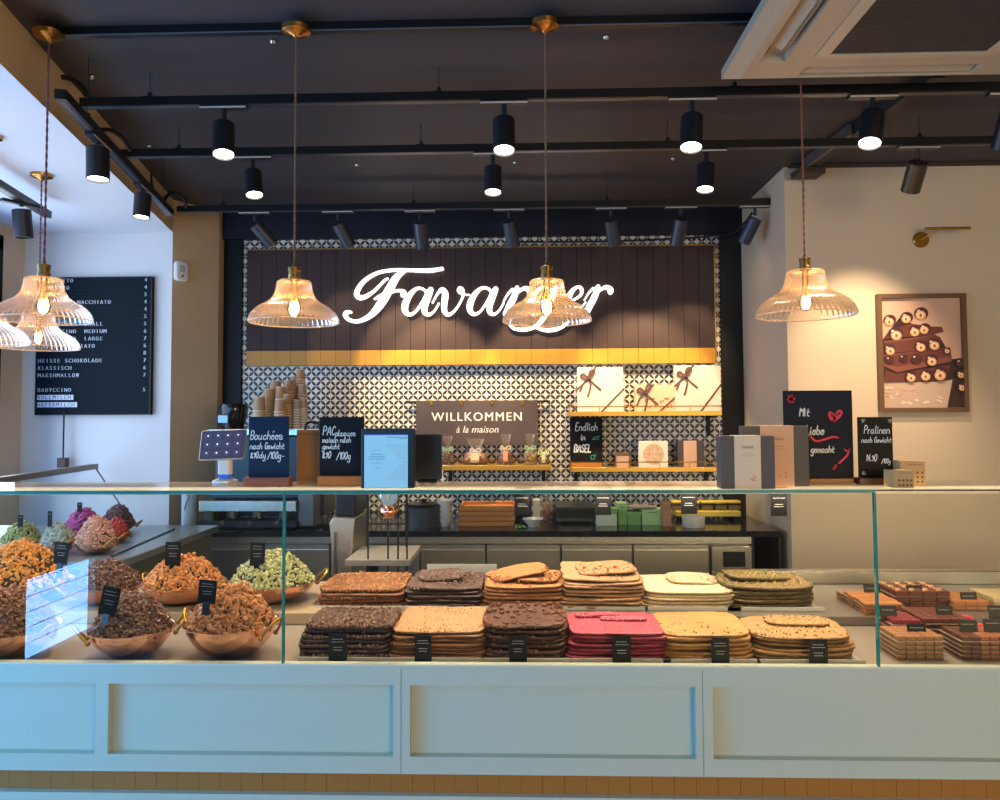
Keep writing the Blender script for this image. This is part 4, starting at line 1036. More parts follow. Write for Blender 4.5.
# small labels hanging under the glass shelf
LAB = mat('label_black', '0b0a0d', .6, spec=.2); LT = mat('label_print', 'dcd6ce', .6)
def printlines(m, w, zs, y, rnd, th=.0013, u=1.0):
    for z, ww in zs:
        x = -w * ww / 2
        while x < w * ww / 2 - .001:
            l = rnd.uniform(.0022, .0048) * u; l = min(l, w * ww / 2 - x); m.box(x, x + l, y, y + .0003, z, z + th); x += l + .0011 * u
rnl = random.Random(8)
for px0, py0, px1, py1, lab in ((514.5, 491, 530, 515, 'dark sign clipped under the glass shelf before the wooden trays'), (595.5, 492.5, 611, 515, 'dark sign hanging under the glass shelf before the green boxes'),
                           (681, 492.5, 697, 514, 'dark sign hanging under the glass shelf before the yellow lidded jars'), (771, 493, 787, 516, 'dark sign hanging under the glass shelf before the beige wall')):
    x0, x1, z0, z1 = rect(px0, py0, px1, py1, 1.98)
    z1 = ZGt - .001
    t = thing('hanging_label', lab, 'label', ((x0 + x1) / 2, 1.98, z0), 0, 'small dark labels under the glass shelf'); w, h = x1 - x0, z1 - z0
    MB().box(-w / 2, w / 2, 0, .002, 0, h).build('card', LAB, t)
    m = MB(); printlines(m, w, ((h * .78, .6), (h * .62, .75), (h * .40, .5), (h * .32, .6)), -.0004, rnl, .0009); m.build('print', LT, t)
# ------------------------------------------------------------------ espresso machine and cups
Y0 = 3.98
x0, x1, z0, z1 = rect(199, 436, 322, 530, Y0); z0 = ZW
t = thing('espresso_machine', 'big dark espresso machine with steel bars on the back counter, under the paper cups', 'espresso machine', (x0, Y0, ZW)); w = x1 - x0
zc = lambda py: at(250, py, Y0).z - ZW
MB().rbox(.02, w - .03, .14, .56, .05, zc(436), .02).build('body', mat('machine_black', '1b1d22', .35), t)
MB().rbox(.0, w * .79, 0, .14, zc(511.5), zc(501), .004).build('front_bar', STEEL, t)
MB().rbox(.03, w * .8, .04, .16, zc(499), zc(486), .006).build('upper_panel', mat('machine_blue', '273549', .3), t)
MB().rbox(.0, w * .8, -.0, .16, .012, .045, .004).build('drip_tray', BLK2, t)
MB().rbox(.02, .07, .02, .2, .012, zc(511), .01).build('side_column', mat('machine_olive', '3c4038', .4), t)
MB().rbox(w * .79, w * .93, .03, .2, .012, zc(490), .01).build('side_column', STEELD, t)
MB().rbox(.0, w, .1, .56, zc(436), zc(429.5), .004).build('cup_tray', STEEL, t)
for u in (.2, .42, .64):
    m = MB().cyl((w * u, .12, zc(512)), (w * u, .12, zc(512) - .05), .03, n=20); m.cyl((w * u, .1, zc(512) - .045), (w * u, -.01, zc(512) - .055), .011, n=12); m.build('group_head', STEELD, t)
for px in (212, 233, 260, 290): MB().rbox(at(px, 520, Y0).x - x0 - .02, at(px, 520, Y0).x - x0 + .02, .1, .14, 0, .012, .003).build('foot', BLK2, t)
ZCU = ZW + zc(429.5)
CUPM = mat('paper_cup', 'b28c66', .7, hex2='a98460', nscale=20); CUPB = mat('cup_rim', 'd9c3a6', .6)
def cup_proto(r, h, lab):
    t = thing('paper_cup', lab, 'paper cup', (0, 0, 0), 0, 'brown paper cups stacked upside down on the espresso machine')
    MB().lathe([(r, 0.004), (r * .80, h), (r * .78, h), (r * .74, h - .006), (.0001, h - .006)], 22, cap=False).build('wall', CUPM, t, smooth=True, autos=40)
    MB().lathe([(r * 1.0, 0), (r * 1.07, .001), (r * 1.08, .004), (r * 1.0, .007)], 22).build('rim', CUPB, t, smooth=True)
    MB().lathe([(r * .80, h - .004), (r * .815, h - .002), (r * .8, h + .0015), (r * .78, h), (r * .78, h - .004)], 22, cap=False).build('base_ring', CUPB, t, smooth=True)
    return t
# stacks: (px centre, py top of the topmost cup, Y, width px) ; each cup a thing
stacks = [(259.5, 397, 4.03, 13.2), (269, 389, 4.12, 13.2), (280, 399.5, 4.03, 11.8), (280.5, 387, 4.12, 11.4), (287.5, 394.5, 4.10, 10.4), (275.5, 381, 4.21, 13.0), (288.5, 380.5, 4.20, 11.0), (294.5, 376.5, 4.29, 10.6),
          (300.5, 369.5, 4.29, 9.8), (302.5, 385, 4.20, 9.6), (297.5, 400, 4.10, 9.4), (303.5, 399, 4.12, 9.2)]
first = None; ordw = ['topmost', 'second', 'third', 'fourth', 'fifth', 'sixth', 'seventh', 'eighth', 'ninth', 'tenth', 'eleventh', 'twelfth', 'thirteenth', 'fourteenth', 'fifteenth', 'sixteenth', 'seventeenth', 'eighteenth', 'nineteenth', 'twentieth'] + ['twenty-' + q for q in ('first', 'second', 'third', 'fourth', 'fifth', 'sixth', 'seventh', 'eighth', 'ninth')] + ['thirtieth', 'thirty-first', 'thirty-second', 'thirty-third', 'thirty-fourth', 'thirty-fifth']
stackname = ['the front left cup stack', 'the cup stack behind the front left one', 'the front middle cup stack', 'the cup stack behind the front middle one', 'the short cup stack right of the middle', 'the third cup stack back at the left', 'the central rear cup stack', 'the rear cup stack left of the tallest', 'the tallest cup stack at the rear right', 'the right cup stack before the tallest', 'the front right cup stack', 'the rightmost low cup stack']
for si, (px, py, Y, wpx) in enumerate(stacks):
    r = wpx / 2 * Y / F / 1.04; h = r * 2.35
    top = at(px, py, Y); span = top.z - h - ZCU; n = max(1, round(span / .0135)); dz = span / n
    for k in range(n + 1):
        lab = 'brown paper cup, %s from the top of %s' % (ordw[k], stackname[si]) if k else 'topmost brown paper cup of %s' % stackname[si]
        if k == 0: o = base = cup_proto(r, h, lab)
        else: o = copy_tree(base)
        o['label'] = lab; o.location = (top.x, Y, top.z - h - k * dz)
# grinder hopper on top of the machine
Y = 4.16; x0, x1, z0, z1 = rect(219.5, 404, 248, 432, Y); w = x1 - x0; H = z1 - ZCU
t = thing('grinder_hopper', 'black glossy grinder hopper on top of the espresso machine, left of the paper cups', 'hopper', ((x0 + x1) / 2, Y, ZCU))
MB().lathe([(w * .34, 0), (w * .36, H * .1), (w * .46, H * .62), (w * .5, H * .9), (w * .46, H), (.0001, H)], 32).build('hopper', mat('hopper_gloss', '0c0d12', .08), t, smooth=True, autos=40)
MB().rbox(-w * .3, w * .3, -w * .3, w * .3, 0, .012, .004).build('foot', BLACK, t)
MB().rbox(-w * .36, -w * .02, -w * .5, -w * .42, H * .25, H * .55, .004, 'y').build('clear_window', mat('hopper_window', 'a8c4e0', .1), t)
# tall canister / mill of steel at the left of the wire rack
Y = 3.2
t = thing('steel_chute', 'curved brushed steel appliance body standing behind the glass, left of the wire rack', 'appliance', (at(342, 560, Y).x, Y, 0))
x0, x1, _, _ = rect(329, 515, 355, 560, Y); w = x1 - x0; zt = at(342, 517, Y).z
m = MB(); prof = [(-w * .42, .2), (-w * .42, zt - .12), (-w * .5, zt - .03), (-w * .36, zt + .0), (w * .5, zt - .005), (w * .46, zt - .04), (w * .40, zt - .1), (w * .42, .2)]
m.prism(prof, -.0, .3); m.build('body', STEEL, t, bevel=.004)
MB().rbox(-w * .36, w * .45, .03, .27, zt, zt + .145, .01).build('head', mat('mill_black', '131316', .3), t)
MB().rbox(-w * .5, w * .5, -.0, .3, 0, .2, .004).build('base_cabinet', STEELD, t)
MB().rbox(-w * .30, -w * .2, -.006, 0, zt - .30, zt - .06, .002, 'y').build('edge_strip', STEELD, t)
# black wire rack with stone shelf
Y = 3.0
xa, xb, z0, z1 = rect(346, 492, 402, 560, Y)
t = thing('wire_rack', 'black wire rack with a pale stone shelf standing behind the glass case', 'rack', ((xa + xb) / 2, Y, 0)); w = xb - xa
for px in (368, 388, 398, 407):
    x = at(px, 520, Y).x - t.location.x; MB().box(x - .003, x + .003, 0, .006, 0, z1).build('upright', BLK2, t)
for px in (368, 407):
    x = at(px, 520, Y + .3).x - t.location.x; MB().box(x - .003, x + .003, .28, .286, 0, z1).build('upright', BLK2, t)
for py in (524, 512, 494): z = at(380, py, Y).z; x = at(366, 520, Y).x - t.location.x; x2 = at(408, 520, Y).x - t.location.x; MB().box(x, x2, 0, .006, z - .003, z + .003).build('crossbar', BLK2, t)
xs0, xs1, zs0, zs1 = rect(346, 557, 410, 565, Y)
MB().rbox(xs0 - t.location.x, xs1 - t.location.x, -.02, .32, zs0, zs0 + .022, .002).build('stone_shelf', mat('pale_stone', 'a9a090', .5, hex2='8f8678', nscale=40), t)
x = at(367, 570, Y).x - t.location.x
MB().rbox(x - .02, x + .02, .1, .14, 0, zs0, .003).build('post', BLACK, t)
# round steel dial
Y = 2.98
c = at(390, 497, Y)
t = thing('round_scale', 'round brushed steel dial scale hanging on the black wire rack', 'scale', (c.x, Y - .005, c.z))
M = Matrix.Rotation(R(90), 4, 'X')
MB().lathe([(.034, -.0), (.036, .004), (.036, .016), (.032, .02), (.0001, .02)], 40, M).build('dial', mat('dial_steel', 'd0cdc8', .25, 1), t, smooth=True, autos=40)
MB().lathe([(.008, .02), (.008, .024), (.0001, .024)], 16, M).build('hub', STEEL, t, smooth=True, autos=40)
MB().lathe([(.026, -.062), (.034, -.05), (.038, -.02), (.0001, -.018)], 28, Matrix.Translation((0, -.01, -.015))).build('pan', COPPER, t, smooth=True)
# pot behind the rack
Y = 4.0; x0, x1, z0, z1 = rect(401, 506, 440, 530, Y)
t = thing('steel_pot', 'dark lidded steel pot on the back counter beside the white bowls', 'pot', ((x0 + x1) / 2, Y + .13, ZW)); r = (x1 - x0) / 2
MB().lathe([(r * .96, 0), (r, .01), (r, .10), (r * 1.03, .104)], 36).build('body', STEELD, t, smooth=True, autos=40)
MB().lathe([(r * 1.03, .105), (r * .9, .12), (r * .3, .128), (.0001, .13)], 36).build('lid', mat('lid_dark', '2a2624', .3, .5), t, smooth=True, autos=40)
MB().lathe([(.012, .128), (.018, .14), (.0001, .146)], 16).build('knob', BLACK, t, smooth=True)
# white bowls, one inside the other
POR = mat('white_porcelain', 'e8e2d8', .25)
Y = 4.12; c = at(444.5, 520, Y); r = 16 / 2 * Y / F
ztop = at(444, 500, Y).z; n = 4; span = (ztop - .045 - ZW) / (n - 1); b0 = None
for k in range(n):
    if b0 is None:
        b0 = thing('white_bowl', '', 'bowl', (0, 0, 0), 0, 'white bowls nested beside the wooden trays')
        MB().lathe([(r * .45, 0), (r * .5, .004), (r * .8, .02), (r, .045), (r * .96, .045), (r * .76, .022), (r * .4, .008), (.0001, .007)], 28).build('body', POR, b0, smooth=True, autos=60)
        MB().lathe([(r * .48, -.0), (r * .46, .004), (r * .40, .004)], 24).build('foot_ring', POR, b0)
        o = b0
    else: o = copy_tree(b0)
    o.location = (c.x, Y, ZW + k * span); o['label'] = ['lowest white bowl of the nested stack left of the wooden trays', 'white bowl second from the bottom of the stack left of the wooden trays', 'white bowl just below the top of the stack left of the wooden trays', 'topmost white bowl of the stack left of the wooden trays'][k]
# wooden trays
x0, x1, z0, z1 = rect(458.5, 504, 514.5, 519, 4.10); Y = 4.10
tops = [507, 510, 513, 516]; th = (at(486, 506, Y).z - ZW) / 4
tp = None
for k in range(4):
    if tp is None:
        tp = thing('wooden_tray', '', 'tray', (0, 0, 0), 0, 'shallow wooden trays stacked on the back counter')
        w = x1 - x0
        MB().rbox(-w / 2, w / 2, 0, .26, 0, .006, .004).build('bottom', WOODT, tp)
        m = MB().rbox(-w / 2, w / 2, 0, .01, .006, th - .0015, .003).rbox(-w / 2, w / 2, .25, .26, .006, th - .0015, .003).rbox(-w / 2, -w / 2 + .01, .01, .25, .006, th - .0015, .003).rbox(w / 2 - .01, w / 2, .01, .25, .006, th - .0015, .003)
        m.build('edge_frame', WOODT, tp)
        o = tp
    else: o = copy_tree(tp)
    o.location = ((x0 + x1) / 2 + (.003 if k % 2 else -.002), Y, ZW + k * th)
    o['label'] = ['bottom wooden tray of the stack on the back counter', 'second wooden tray from the bottom of the stack on the back counter', 'third wooden tray from the bottom of the stack on the back counter', 'top wooden tray of the stack on the back counter'][k]
x0, x1, z0, z1 = rect(483, 502.5, 496, 506, 4.2)
t = thing('wooden_block', 'small orange wooden block lying on top of the wooden trays', 'block', ((x0 + x1) / 2, 4.2, ZW + 4 * th)); w = (x1 - x0) / 2
MB().rbox(-w, w, 0, .03, 0, .012, .002).build('block', WOODT, t); MB().rbox(-w * .3, w * .3, .01, .02, .012, .015, .002).build('grip', WOODO, t)
# black sign, white bowl, bag, white carton
Y = 4.30; x0, x1, z0, z1 = rect(515.5, 492, 531.5, 519, Y)
t = thing('counter_sign', 'black sign with printed lines standing between the trays and the white bowl', 'sign', (x0, Y, ZW)); w, h = x1 - x0, z1 - ZW
MB().rbox(0, w, 0, .006, .004, h, .002, 'y').build('board', SLATE, t); MB().rbox(-.004, w + .004, -.015, .02, 0, .01, .002).build('foot', BLACK, t)
m = MB(); rnd = random.Random(4)
for z, ww in ((.8, .7), (.68, .5), (.52, .6), (.42, .4)):
    x = w * .5 - w * ww / 2
    while x < w * .5 + w * ww / 2: l = rnd.uniform(.004, .01); m.box(x, x + l, -.0006, 0, h * z, h * z + .003); x += l + .003
m.build('print', LT, t)
Y = 4.05; c = at(533, 520, Y)
t = thing('serving_bowl', 'shallow white flared bowl right of the black counter sign', 'bowl', (c.x, Y + .06, ZW)); r = .057
MB().lathe([(r * .4, 0), (r * .45, .004), (r * .6, .015), (r * 1.0, .04), (r * .97, .042), (r * .55, .017), (.0001, .012)], 36).build('body', POR, t, smooth=True, autos=60)
MB().lathe([(r * .42, -.0), (r * .4, .003), (r * .3, .003)], 24).build('foot_ring', POR, t)
t = thing('green_sprig', 'small sprig of green leaves lying in front of the white bowl', 'leaves', (at(519, 522, 4.03).x, 4.03, ZW)); rnd = random.Random(9)
m = MB()
for k in range(9): m.lump((rnd.uniform(-.03, .04), rnd.uniform(-.01, .02), .006 + rnd.uniform(0, .008)), .012, 1, rnd, sq=(1, .5, .2))
m.build('leaves', mat('leaf_green', '8fae5a', .6, island=.3), t); MB().tube([(-.05, 0, .004), (0, .005, .008), (.045, .0, .006)], .0015, 6, smooth=3).build('stem', mat('stem_green', '6d8a3c', .6), t)
Y = 4.34; x0, x1, z0, z1 = rect(533, 500, 540, 517, Y)
t = thing('white_carton', 'narrow white carton behind the flared white bowl', 'carton', (x0, Y, ZW)); w, h = x1 - x0, z1 - ZW
MB().rbox(0, w, 0, .04, 0, h, .002).build('body', mat('carton_white', 'ded2c2', .5), t); MB().rbox(w * .2, w * .8, .01, .03, h, h + .006, .002).build('cap', WHITE, t)
CELLO = glassmat('cellophane', 'fdf8f2', 1.3, .2, mixin='fff4ea', mixfac=.16)
def giftbag(px, py0, py1, wpx, Y, label, content, knot, zb, nub=60, tagcol=None, seed=0, group='cellophane gift bags on the brass shelf', roof=1.0):
    c = at(px, (py0 + py1) / 2, Y); w = wpx / 2 * Y / F; H = at(px, py0, Y).z - zb
    t = thing('gift_bag', label, 'gift bag', (c.x, Y + w * .6, zb), 0, group); rnd = random.Random(seed)
    hk = H * .52
    prof = [(w * .9, 0), (w * 1.0, H * .1), (w * .96, H * .3), (w * .6, hk * .9), (w * .18, hk), (w * .22, hk + H * .05), (w * .55, H * .8), (w * .75, H)]
    MB().lathe(spline(prof, 3), 36, flute=.05, nf=9, cap=False, M=Matrix.Diagonal((1, .6, 1, 1))).build('wrapping', CELLO, t, smooth=True)
    m = MB()
    s_ = w * .2
    for k in range(nub):
        a = rnd.uniform(0, 6.28); rr = w * .80 * math.sqrt(rnd.random()); z = rnd.uniform(s_, hk * .98) * (1 - .35 * (rr / w))
        m.lump((rr * math.cos(a), rr * math.sin(a) * .55, z), s_ * rnd.uniform(.7, 1.1), 1, rnd, jit=.1, sq=(1.2, .8, .8))
    m.build('sweets', content, t, smooth=True)
    m = MB()
    for a in ([(0, 0), (-.022, .016), (-.030, .002), (-.010, -.004), (0, 0)], [(0, 0), (.022, .018), (.030, .002), (.010, -.004), (0, 0)]): m.stroke(spline([(p, hk + q) for p, q in a], 5), .004, -w * .3, .004)
    for a in ([(0, 0), (-.012, -.02), (-.026, -.03)], [(0, 0), (.012, -.022), (.02, -.036)]): m.stroke(spline([(p, hk + q) for p, q in a], 5), .003, -w * .3, .003)
    m.lump((0, -w * .25, hk), .008, 1, rnd); m.build('bow', knot, t)
    if tagcol: MB().rbox(-w * .35, w * .35, -w * .66, -w * .64, H * .10, H * .45, .001, 'y').build('gift_tag', mat('tag_' + tagcol, tagcol, .6), t)
zt = sA[2]; G_ = mat('bow_green', '9fc08c', .6); Bg = mat('bow_beige', 'd8c49c', .6)
giftbag(447, 436, 465, 13, 4.57, 'gift bag of red brown sweets with green bow, at the left end of the shelf', mat('sweets_red', '8a3a38', .3, island=.5), G_, zt, 70, seed=1)
giftbag(475, 439, 465, 24, 4.57, 'wide gift bag with pinkish contents and a cream tag, second on the shelf', mat('sweets_pink', 'c08a78', .35, island=.35), mat('bow_clear', 'dcd0c4', .4), zt, 80, 'f0d9a8', 2)
giftbag(505.5, 434, 465, 14, 4.57, 'gift bag of nougat bars with salmon tag and beige bow, in the shelf middle', mat('sweets_nougat', 'b06848', .4, island=.4), Bg, zt, 60, 'e8a47c', 3)
giftbag(530, 434, 465, 13, 4.57, 'gift bag of yellow sweets with a tall cellophane top and green bow', mat('sweets_yellow', 'e0b850', .35, island=.3), G_, zt, 60, None, 4)
giftbag(543.5, 443, 465, 11, 4.58, 'small dark gift bag with pale green bow at the right end of the shelf', mat('sweets_dark', '5a2a3a', .35, island=.4), mat('bow_lime', 'c8d88c', .6), zt, 40, 'd8d8a0', 5)
giftbag(547.5, 490, 520, 14, 4.32, 'tied bag of nuts standing on the back counter behind the glass', mat('sweets_almond', 'b87848', .5, island=.4), mat('bow_raffia', 'b09468', .6), ZW, 70, None, 6, group='tied bags on the back counter')
# dark machine and green boxes at the right of the worktop
Y = 4.2; x0, x1, z0, z1 = rect(556, 507, 596, 526, Y)
t = thing('black_warmer', 'low black appliance with glass front left of the green boxes', 'appliance', (x0, Y, ZW)); w, h = x1 - x0, z1 - ZW
MB().rbox(0, w, 0, .3, .01, h, .006).build('body', mat('warmer_black', '1c1a1b', .3), t); MB().rbox(w * .08, w * .92, -.003, 0, .03, h * .85, .003, 'y').build('front_window', mat('warmer_glass', '34302e', .1), t)
for u in (.1, .9): MB().rbox(w * u - .01, w * u + .01, .02, .05, 0, .01, .002).build('foot', BLK2, t)
GB = mat('green_card', '86b468', .55); GB2 = mat('green_card_light', 'a8cc8c', .5)
def plainbox(px0, py0, px1, Y, name, label, m1, m2, depth=.1, group='green packaging boxes on the back counter', cat='box', lift=0):
    x0, x1, _, z1 = rect(px0, py0, px1, 520, Y); t = thing(name, label, cat, (x0, Y, ZW + lift), 0, group); w, h = x1 - x0, z1 - ZW - lift
    MB().rbox(0, w, 0, depth, 0, h * .72, .003).build('box', m1, t); MB().rbox(-.002, w + .002, -.002, depth + .002, h * .70, h, .003).build('lid', m2, t)
    MB().box(w * .25, w * .75, -.0032, -.002, h * .8, h * .84).build('print', mat('green_print', '4f7a3c', .6), t)
    return t, h
plainbox(597, 509, 617, 4.12, 'green_box', 'low green box with pale stripe under the first hanging sign', mat('box_pale', 'cfd8b4', .5), GB)
plainbox(618, 503.5, 627, 4.15, 'green_box', 'tall narrow green box in the middle of the green boxes', GB, GB2)
plainbox(627.5, 512, 641, 4.14, 'green_box', 'mid green box just right of the tall narrow green one', mat('green_card_mid', '6fa35a', .5), GB)
plainbox(642, 509.5, 662, 4.14, 'green_box', 'wide light green box beside the brown paper packet', GB2, GB2)
Y = 4.2; c = at(641, 508, Y)
t = thing('white_plate', 'oval white plate lying on top of the green boxes', 'plate', (c.x, Y, at(641, 509.5, 4.14).z + .001))
MB().lathe([(.05, 0), (.08, .006), (.083, .008), (.079, .009), (.05, .003), (.0001, .003)], 36).build('plate', POR, t, smooth=True); MB().lathe([(.0835, .0075), (.0842, .0085), (.083, .0095)], 36).build('rim', mat('rim_dark', '8a8078', .4), t)
Y = 4.1; x0, x1, z0, z1 = rect(662.5, 501.5, 671, 527, Y)
t = thing('paper_packet', 'upright brown paper packet between green boxes and jars', 'packet', (x0, Y, ZW)); w, h = x1 - x0, z1 - ZW
MB().rbox(0, w, 0, .07, 0, h * .92, .004).build('bag', mat('packet_brown', 'b8845c', .7), t); MB().box(0, w, .025, .045, h * .92, h).build('folded_top', mat('packet_fold', 'a87550', .7), t)
# jar rack with yellow lids
YEL = mat('yellow_plastic', 'd8b83c', .4)
Y = 4.32; jar = None
x0, x1, z0, z1 = rect(671, 511.5, 741, 516.5, Y)
t = thing('jar_rack', 'long yellow rail rack on the back counter holding clear jars', 'rack', (x0, Y, ZW)); zr = z0 - ZW
MB().rbox(.03, x1 - x0, 0, .16, zr, z1 - ZW, .003).build('shelf_rail', YEL, t)
for u in (.15, .5, .93): MB().box((x1 - x0) * u - .006, (x1 - x0) * u + .006, .02, .12, 0, zr).build('leg', BLACK, t)
names = ['leftmost clear jar with yellow lid on the yellow rack', 'second clear jar with yellow lid from the left on the rack', 'clear jar with yellow lid in the middle of the yellow rack', 'fourth clear jar with yellow lid, left of the last one', 'clear jar with yellow lid at the right end of the yellow rack']
zj = z1
for k, px in enumerate((678, 692, 706.5, 720, 733)):
    c = at(px, 512, Y + .08); H = at(px, 500.5, Y + .08).z - zj
    if jar is None:
        jar = thing('glass_jar', '', 'jar', (0, 0, 0), 0, 'clear jars with yellow lids on the rack')
        MB().rbox(-.036, .036, -.036, .036, 0, H - .012, .008).build('body', ACRYL, jar); MB().rbox(-.038, .038, -.038, .038, H - .012, H, .006).build('lid', YEL, jar)
        MB().rbox(-.032, .032, -.032, .032, .002, H * .55, .006).build('contents', mat('jar_sugar', '9a8468', .7, hex2='c8b490', nscale=90), jar)
        o = jar
    else: o = copy_tree(jar)
    o.location = (c.x, Y + .08, zj); o['label'] = names[k]
Y = 4.03; c = at(696, 525, Y)
t = thing('round_tub', 'round white checked tub in front of the yellow jar rack', 'tub', (c.x, Y + .06, ZW)); r = .058
MB().lathe([(r * .95, 0), (r, .004), (r, .045)], 36).build('body', mat('tub_beige', 'c8bca4', .5, hex2='e6dcc8', nscale=60), t, smooth=True, autos=40); MB().lathe([(r * 1.02, .045), (r * 1.02, .056), (r * .9, .058), (.0001, .058)], 36).build('lid', mat('tub_lid', 'e0d8c8', .4), t, smooth=True, autos=40)
# white jug far left on the counter
Y = 4.0; x0, x1, z0, z1 = rect(176, 494, 192, 530, 3.98)
t = thing('white_canister', 'pale grey canister standing at the left end of the back counter', 'canister', ((x0 + x1) / 2 + .005, 4.04, ZW)); r = (x1 - x0) / 2
MB().lathe([(r * .98, 0), (r, .006), (r, z1 - ZW - .01), (r * .96, z1 - ZW)], 36).build('body', mat('canister_grey', '9aa8b4', .4), t, smooth=True, autos=40)
MB().lathe([(r * 1.02, z1 - ZW), (r * 1.02, z1 - ZW + .01), (.0001, z1 - ZW + .012)], 36).build('lid', WHITE, t, smooth=True, autos=40)
m = MB(); m.tube([(-r * .3, -r * 1.0, .10), (0, -r * 1.03, .14), (r * .3, -r * .97, .17), (0, -r * 1.03, .19)], .002, 5, smooth=4); m.build('drawn_mark', BLK2, t)
# ------------------------------------------------------------------ chocolate slabs
ORD = ['topmost', 'second', 'third', 'fourth', 'fifth', 'sixth', 'seventh', 'eighth', 'ninth', 'tenth', 'eleventh', 'twelfth', 'thirteenth']
TRAYM = mat('pale_tray', 'd8d2c4', .35)
def outline(w, d, r, seed, rough, N=84, power=None):
    rnd = random.Random(seed); ph = [rnd.uniform(0, 6.28) for _ in range(6)]; out = []
    p = power or 5.0
    for i in range(N):
        t = 2 * math.pi * i / N; c, s = math.cos(t), math.sin(t)
        q = (abs(c) ** p + abs(s) ** p) ** (-1 / p)
        n = 1 + rough * (.5 * math.sin(3 * t + ph[0]) + .35 * math.sin(5 * t + ph[1]) + .3 * math.sin(9 * t + ph[2]) + .25 * math.sin(17 * t + ph[3]) + .9 * rnd.uniform(-.5, .5))
        out.append((w / 2 * q * c * n, d / 2 * q * s * n))
    return out
def slab_shape(m, w, d, t, seed, rough=.012, warp=.0055, power=5.0, edge_mat=1):
    rnd = random.Random(seed + 77); o = outline(w, d, .02, seed, rough, power=power); N = len(o)
    a1, a2, ph = rnd.uniform(-1, 1), rnd.uniform(-1, 1), rnd.uniform(0, 6)
    wz = lambda x, y: warp * (a1 * math.sin(x / w * 5 + ph) + a2 * math.sin(y / d * 4 + ph)) * .5
    rings = [(.0, t), (.35, t), (.65, t), (.86, t * 1.0), (.985, t * 1.0), (1.0, t * .80), (.995, t * .25), (.985, 0), (.5, 0), (0, 0)]
    vs = []
    for f, z in rings:
        for (x, y) in o:
            j = rnd.uniform(-.07, .07) * t if f not in (0, 1.0) else 0
            vs.append((x * f, y * f, z + wz(x * f, y * f) + j))
    b = len(m.v); m.v += vs
    for k in range(len(rings) - 1):
        for i in range(N):
            j = (i + 1) % N; m.f.append((b + k * N + i, b + (k + 1) * N + i, b + (k + 1) * N + j, b + k * N + j)); m.mi.append(0 if k < 4 else (edge_mat if k < 6 else 3))
    return o
def slab(name, style, w, d, t, seed, full, parent=None, power=5.0, rough2=None):
    """one slab; full = topping all over its face, otherwise only along the visible rim"""
    top, edge, bit, nb, size, rough, kind = STYLE[style]
    rough = rough2 or rough; rnd = random.Random(seed); m = MB(); o = slab_shape(m, w, d, t, seed, rough, power=power)
    m.m = 2
    if nb:
        n = nb if full else int(nb * .26)
        for k in range(n):
            if full and k > nb * .3:
                x, y = rnd.uniform(-.47, .47) * w, rnd.uniform(-.47, .47) * d
            else:
                i = rnd.randrange(len(o)); x, y = o[i][0] * .965, o[i][1] * .965
                if y > d * .1 and rnd.random() < .7: y = -y
            z = t * (rnd.uniform(.45, 1.0) if abs(y) > d * .44 or abs(x) > w * .45 else 1.0)
            s_ = size * rnd.uniform(.7, 1.25) * (1 if full else .72)
            if kind == 'cube':
                M = Matrix.Translation((x, y, t + s_ * .2)) @ Matrix.Rotation(rnd.uniform(0, 3), 4, 'Z'); m.box(-s_, s_, -s_ * .8, s_ * .8, -s_ * .6, s_ * .6, M)
            else: m.lump((x, y, z), s_, 1, rnd, sq=(1, .85, .7), jit=.12)
    if style in ('marbled', 'pistachio') and full:
        m.m = 4
        for k in range(9):
            x = -w * .42 + w * .84 * k / 8 + rnd.uniform(-.006, .006); a = (x - .02, -d * .36 * rnd.uniform(.7, 1.1), t + .0006); b_ = (min(x + w * .16, w * .44), d * .34 * rnd.uniform(.6, 1.1), t + .0006)
            if abs(a[0]) < w * .43: m.tube([a, ((a[0] + b_[0]) / 2 + rnd.uniform(-.006, .006), (a[1] + b_[1]) / 2, t + .0008), b_], .0013, 5, smooth=3)
    ob = m.build(name, [mat('choc_%s_top' % style, *top[:1], rough=.5, hex2=top[1], nscale=60, bump=.35, bscale=160), mat('choc_%s_edge' % style, edge[0], rough=.45, hex2=edge[1], nscale=70, bump=.3, bscale=180), mat('choc_%s_bit' % style, bit, rough=.4, island=.35), mat('choc_%s_under' % style, UNDER.get(style, '4a2615'), rough=.45), mat('choc_streak', 'e2c88e', rough=.5)], parent, smooth=True, autos=50)
    return ob
UNDER = {'raspberry': '5e1426', 'white_nut': 'b08c58', 'golden': '8a5626', 'dark_nut': '241009', 'dark_almond': '241009', 'dark_cubes': '2e150c', 'pistachio': '3a2412'}
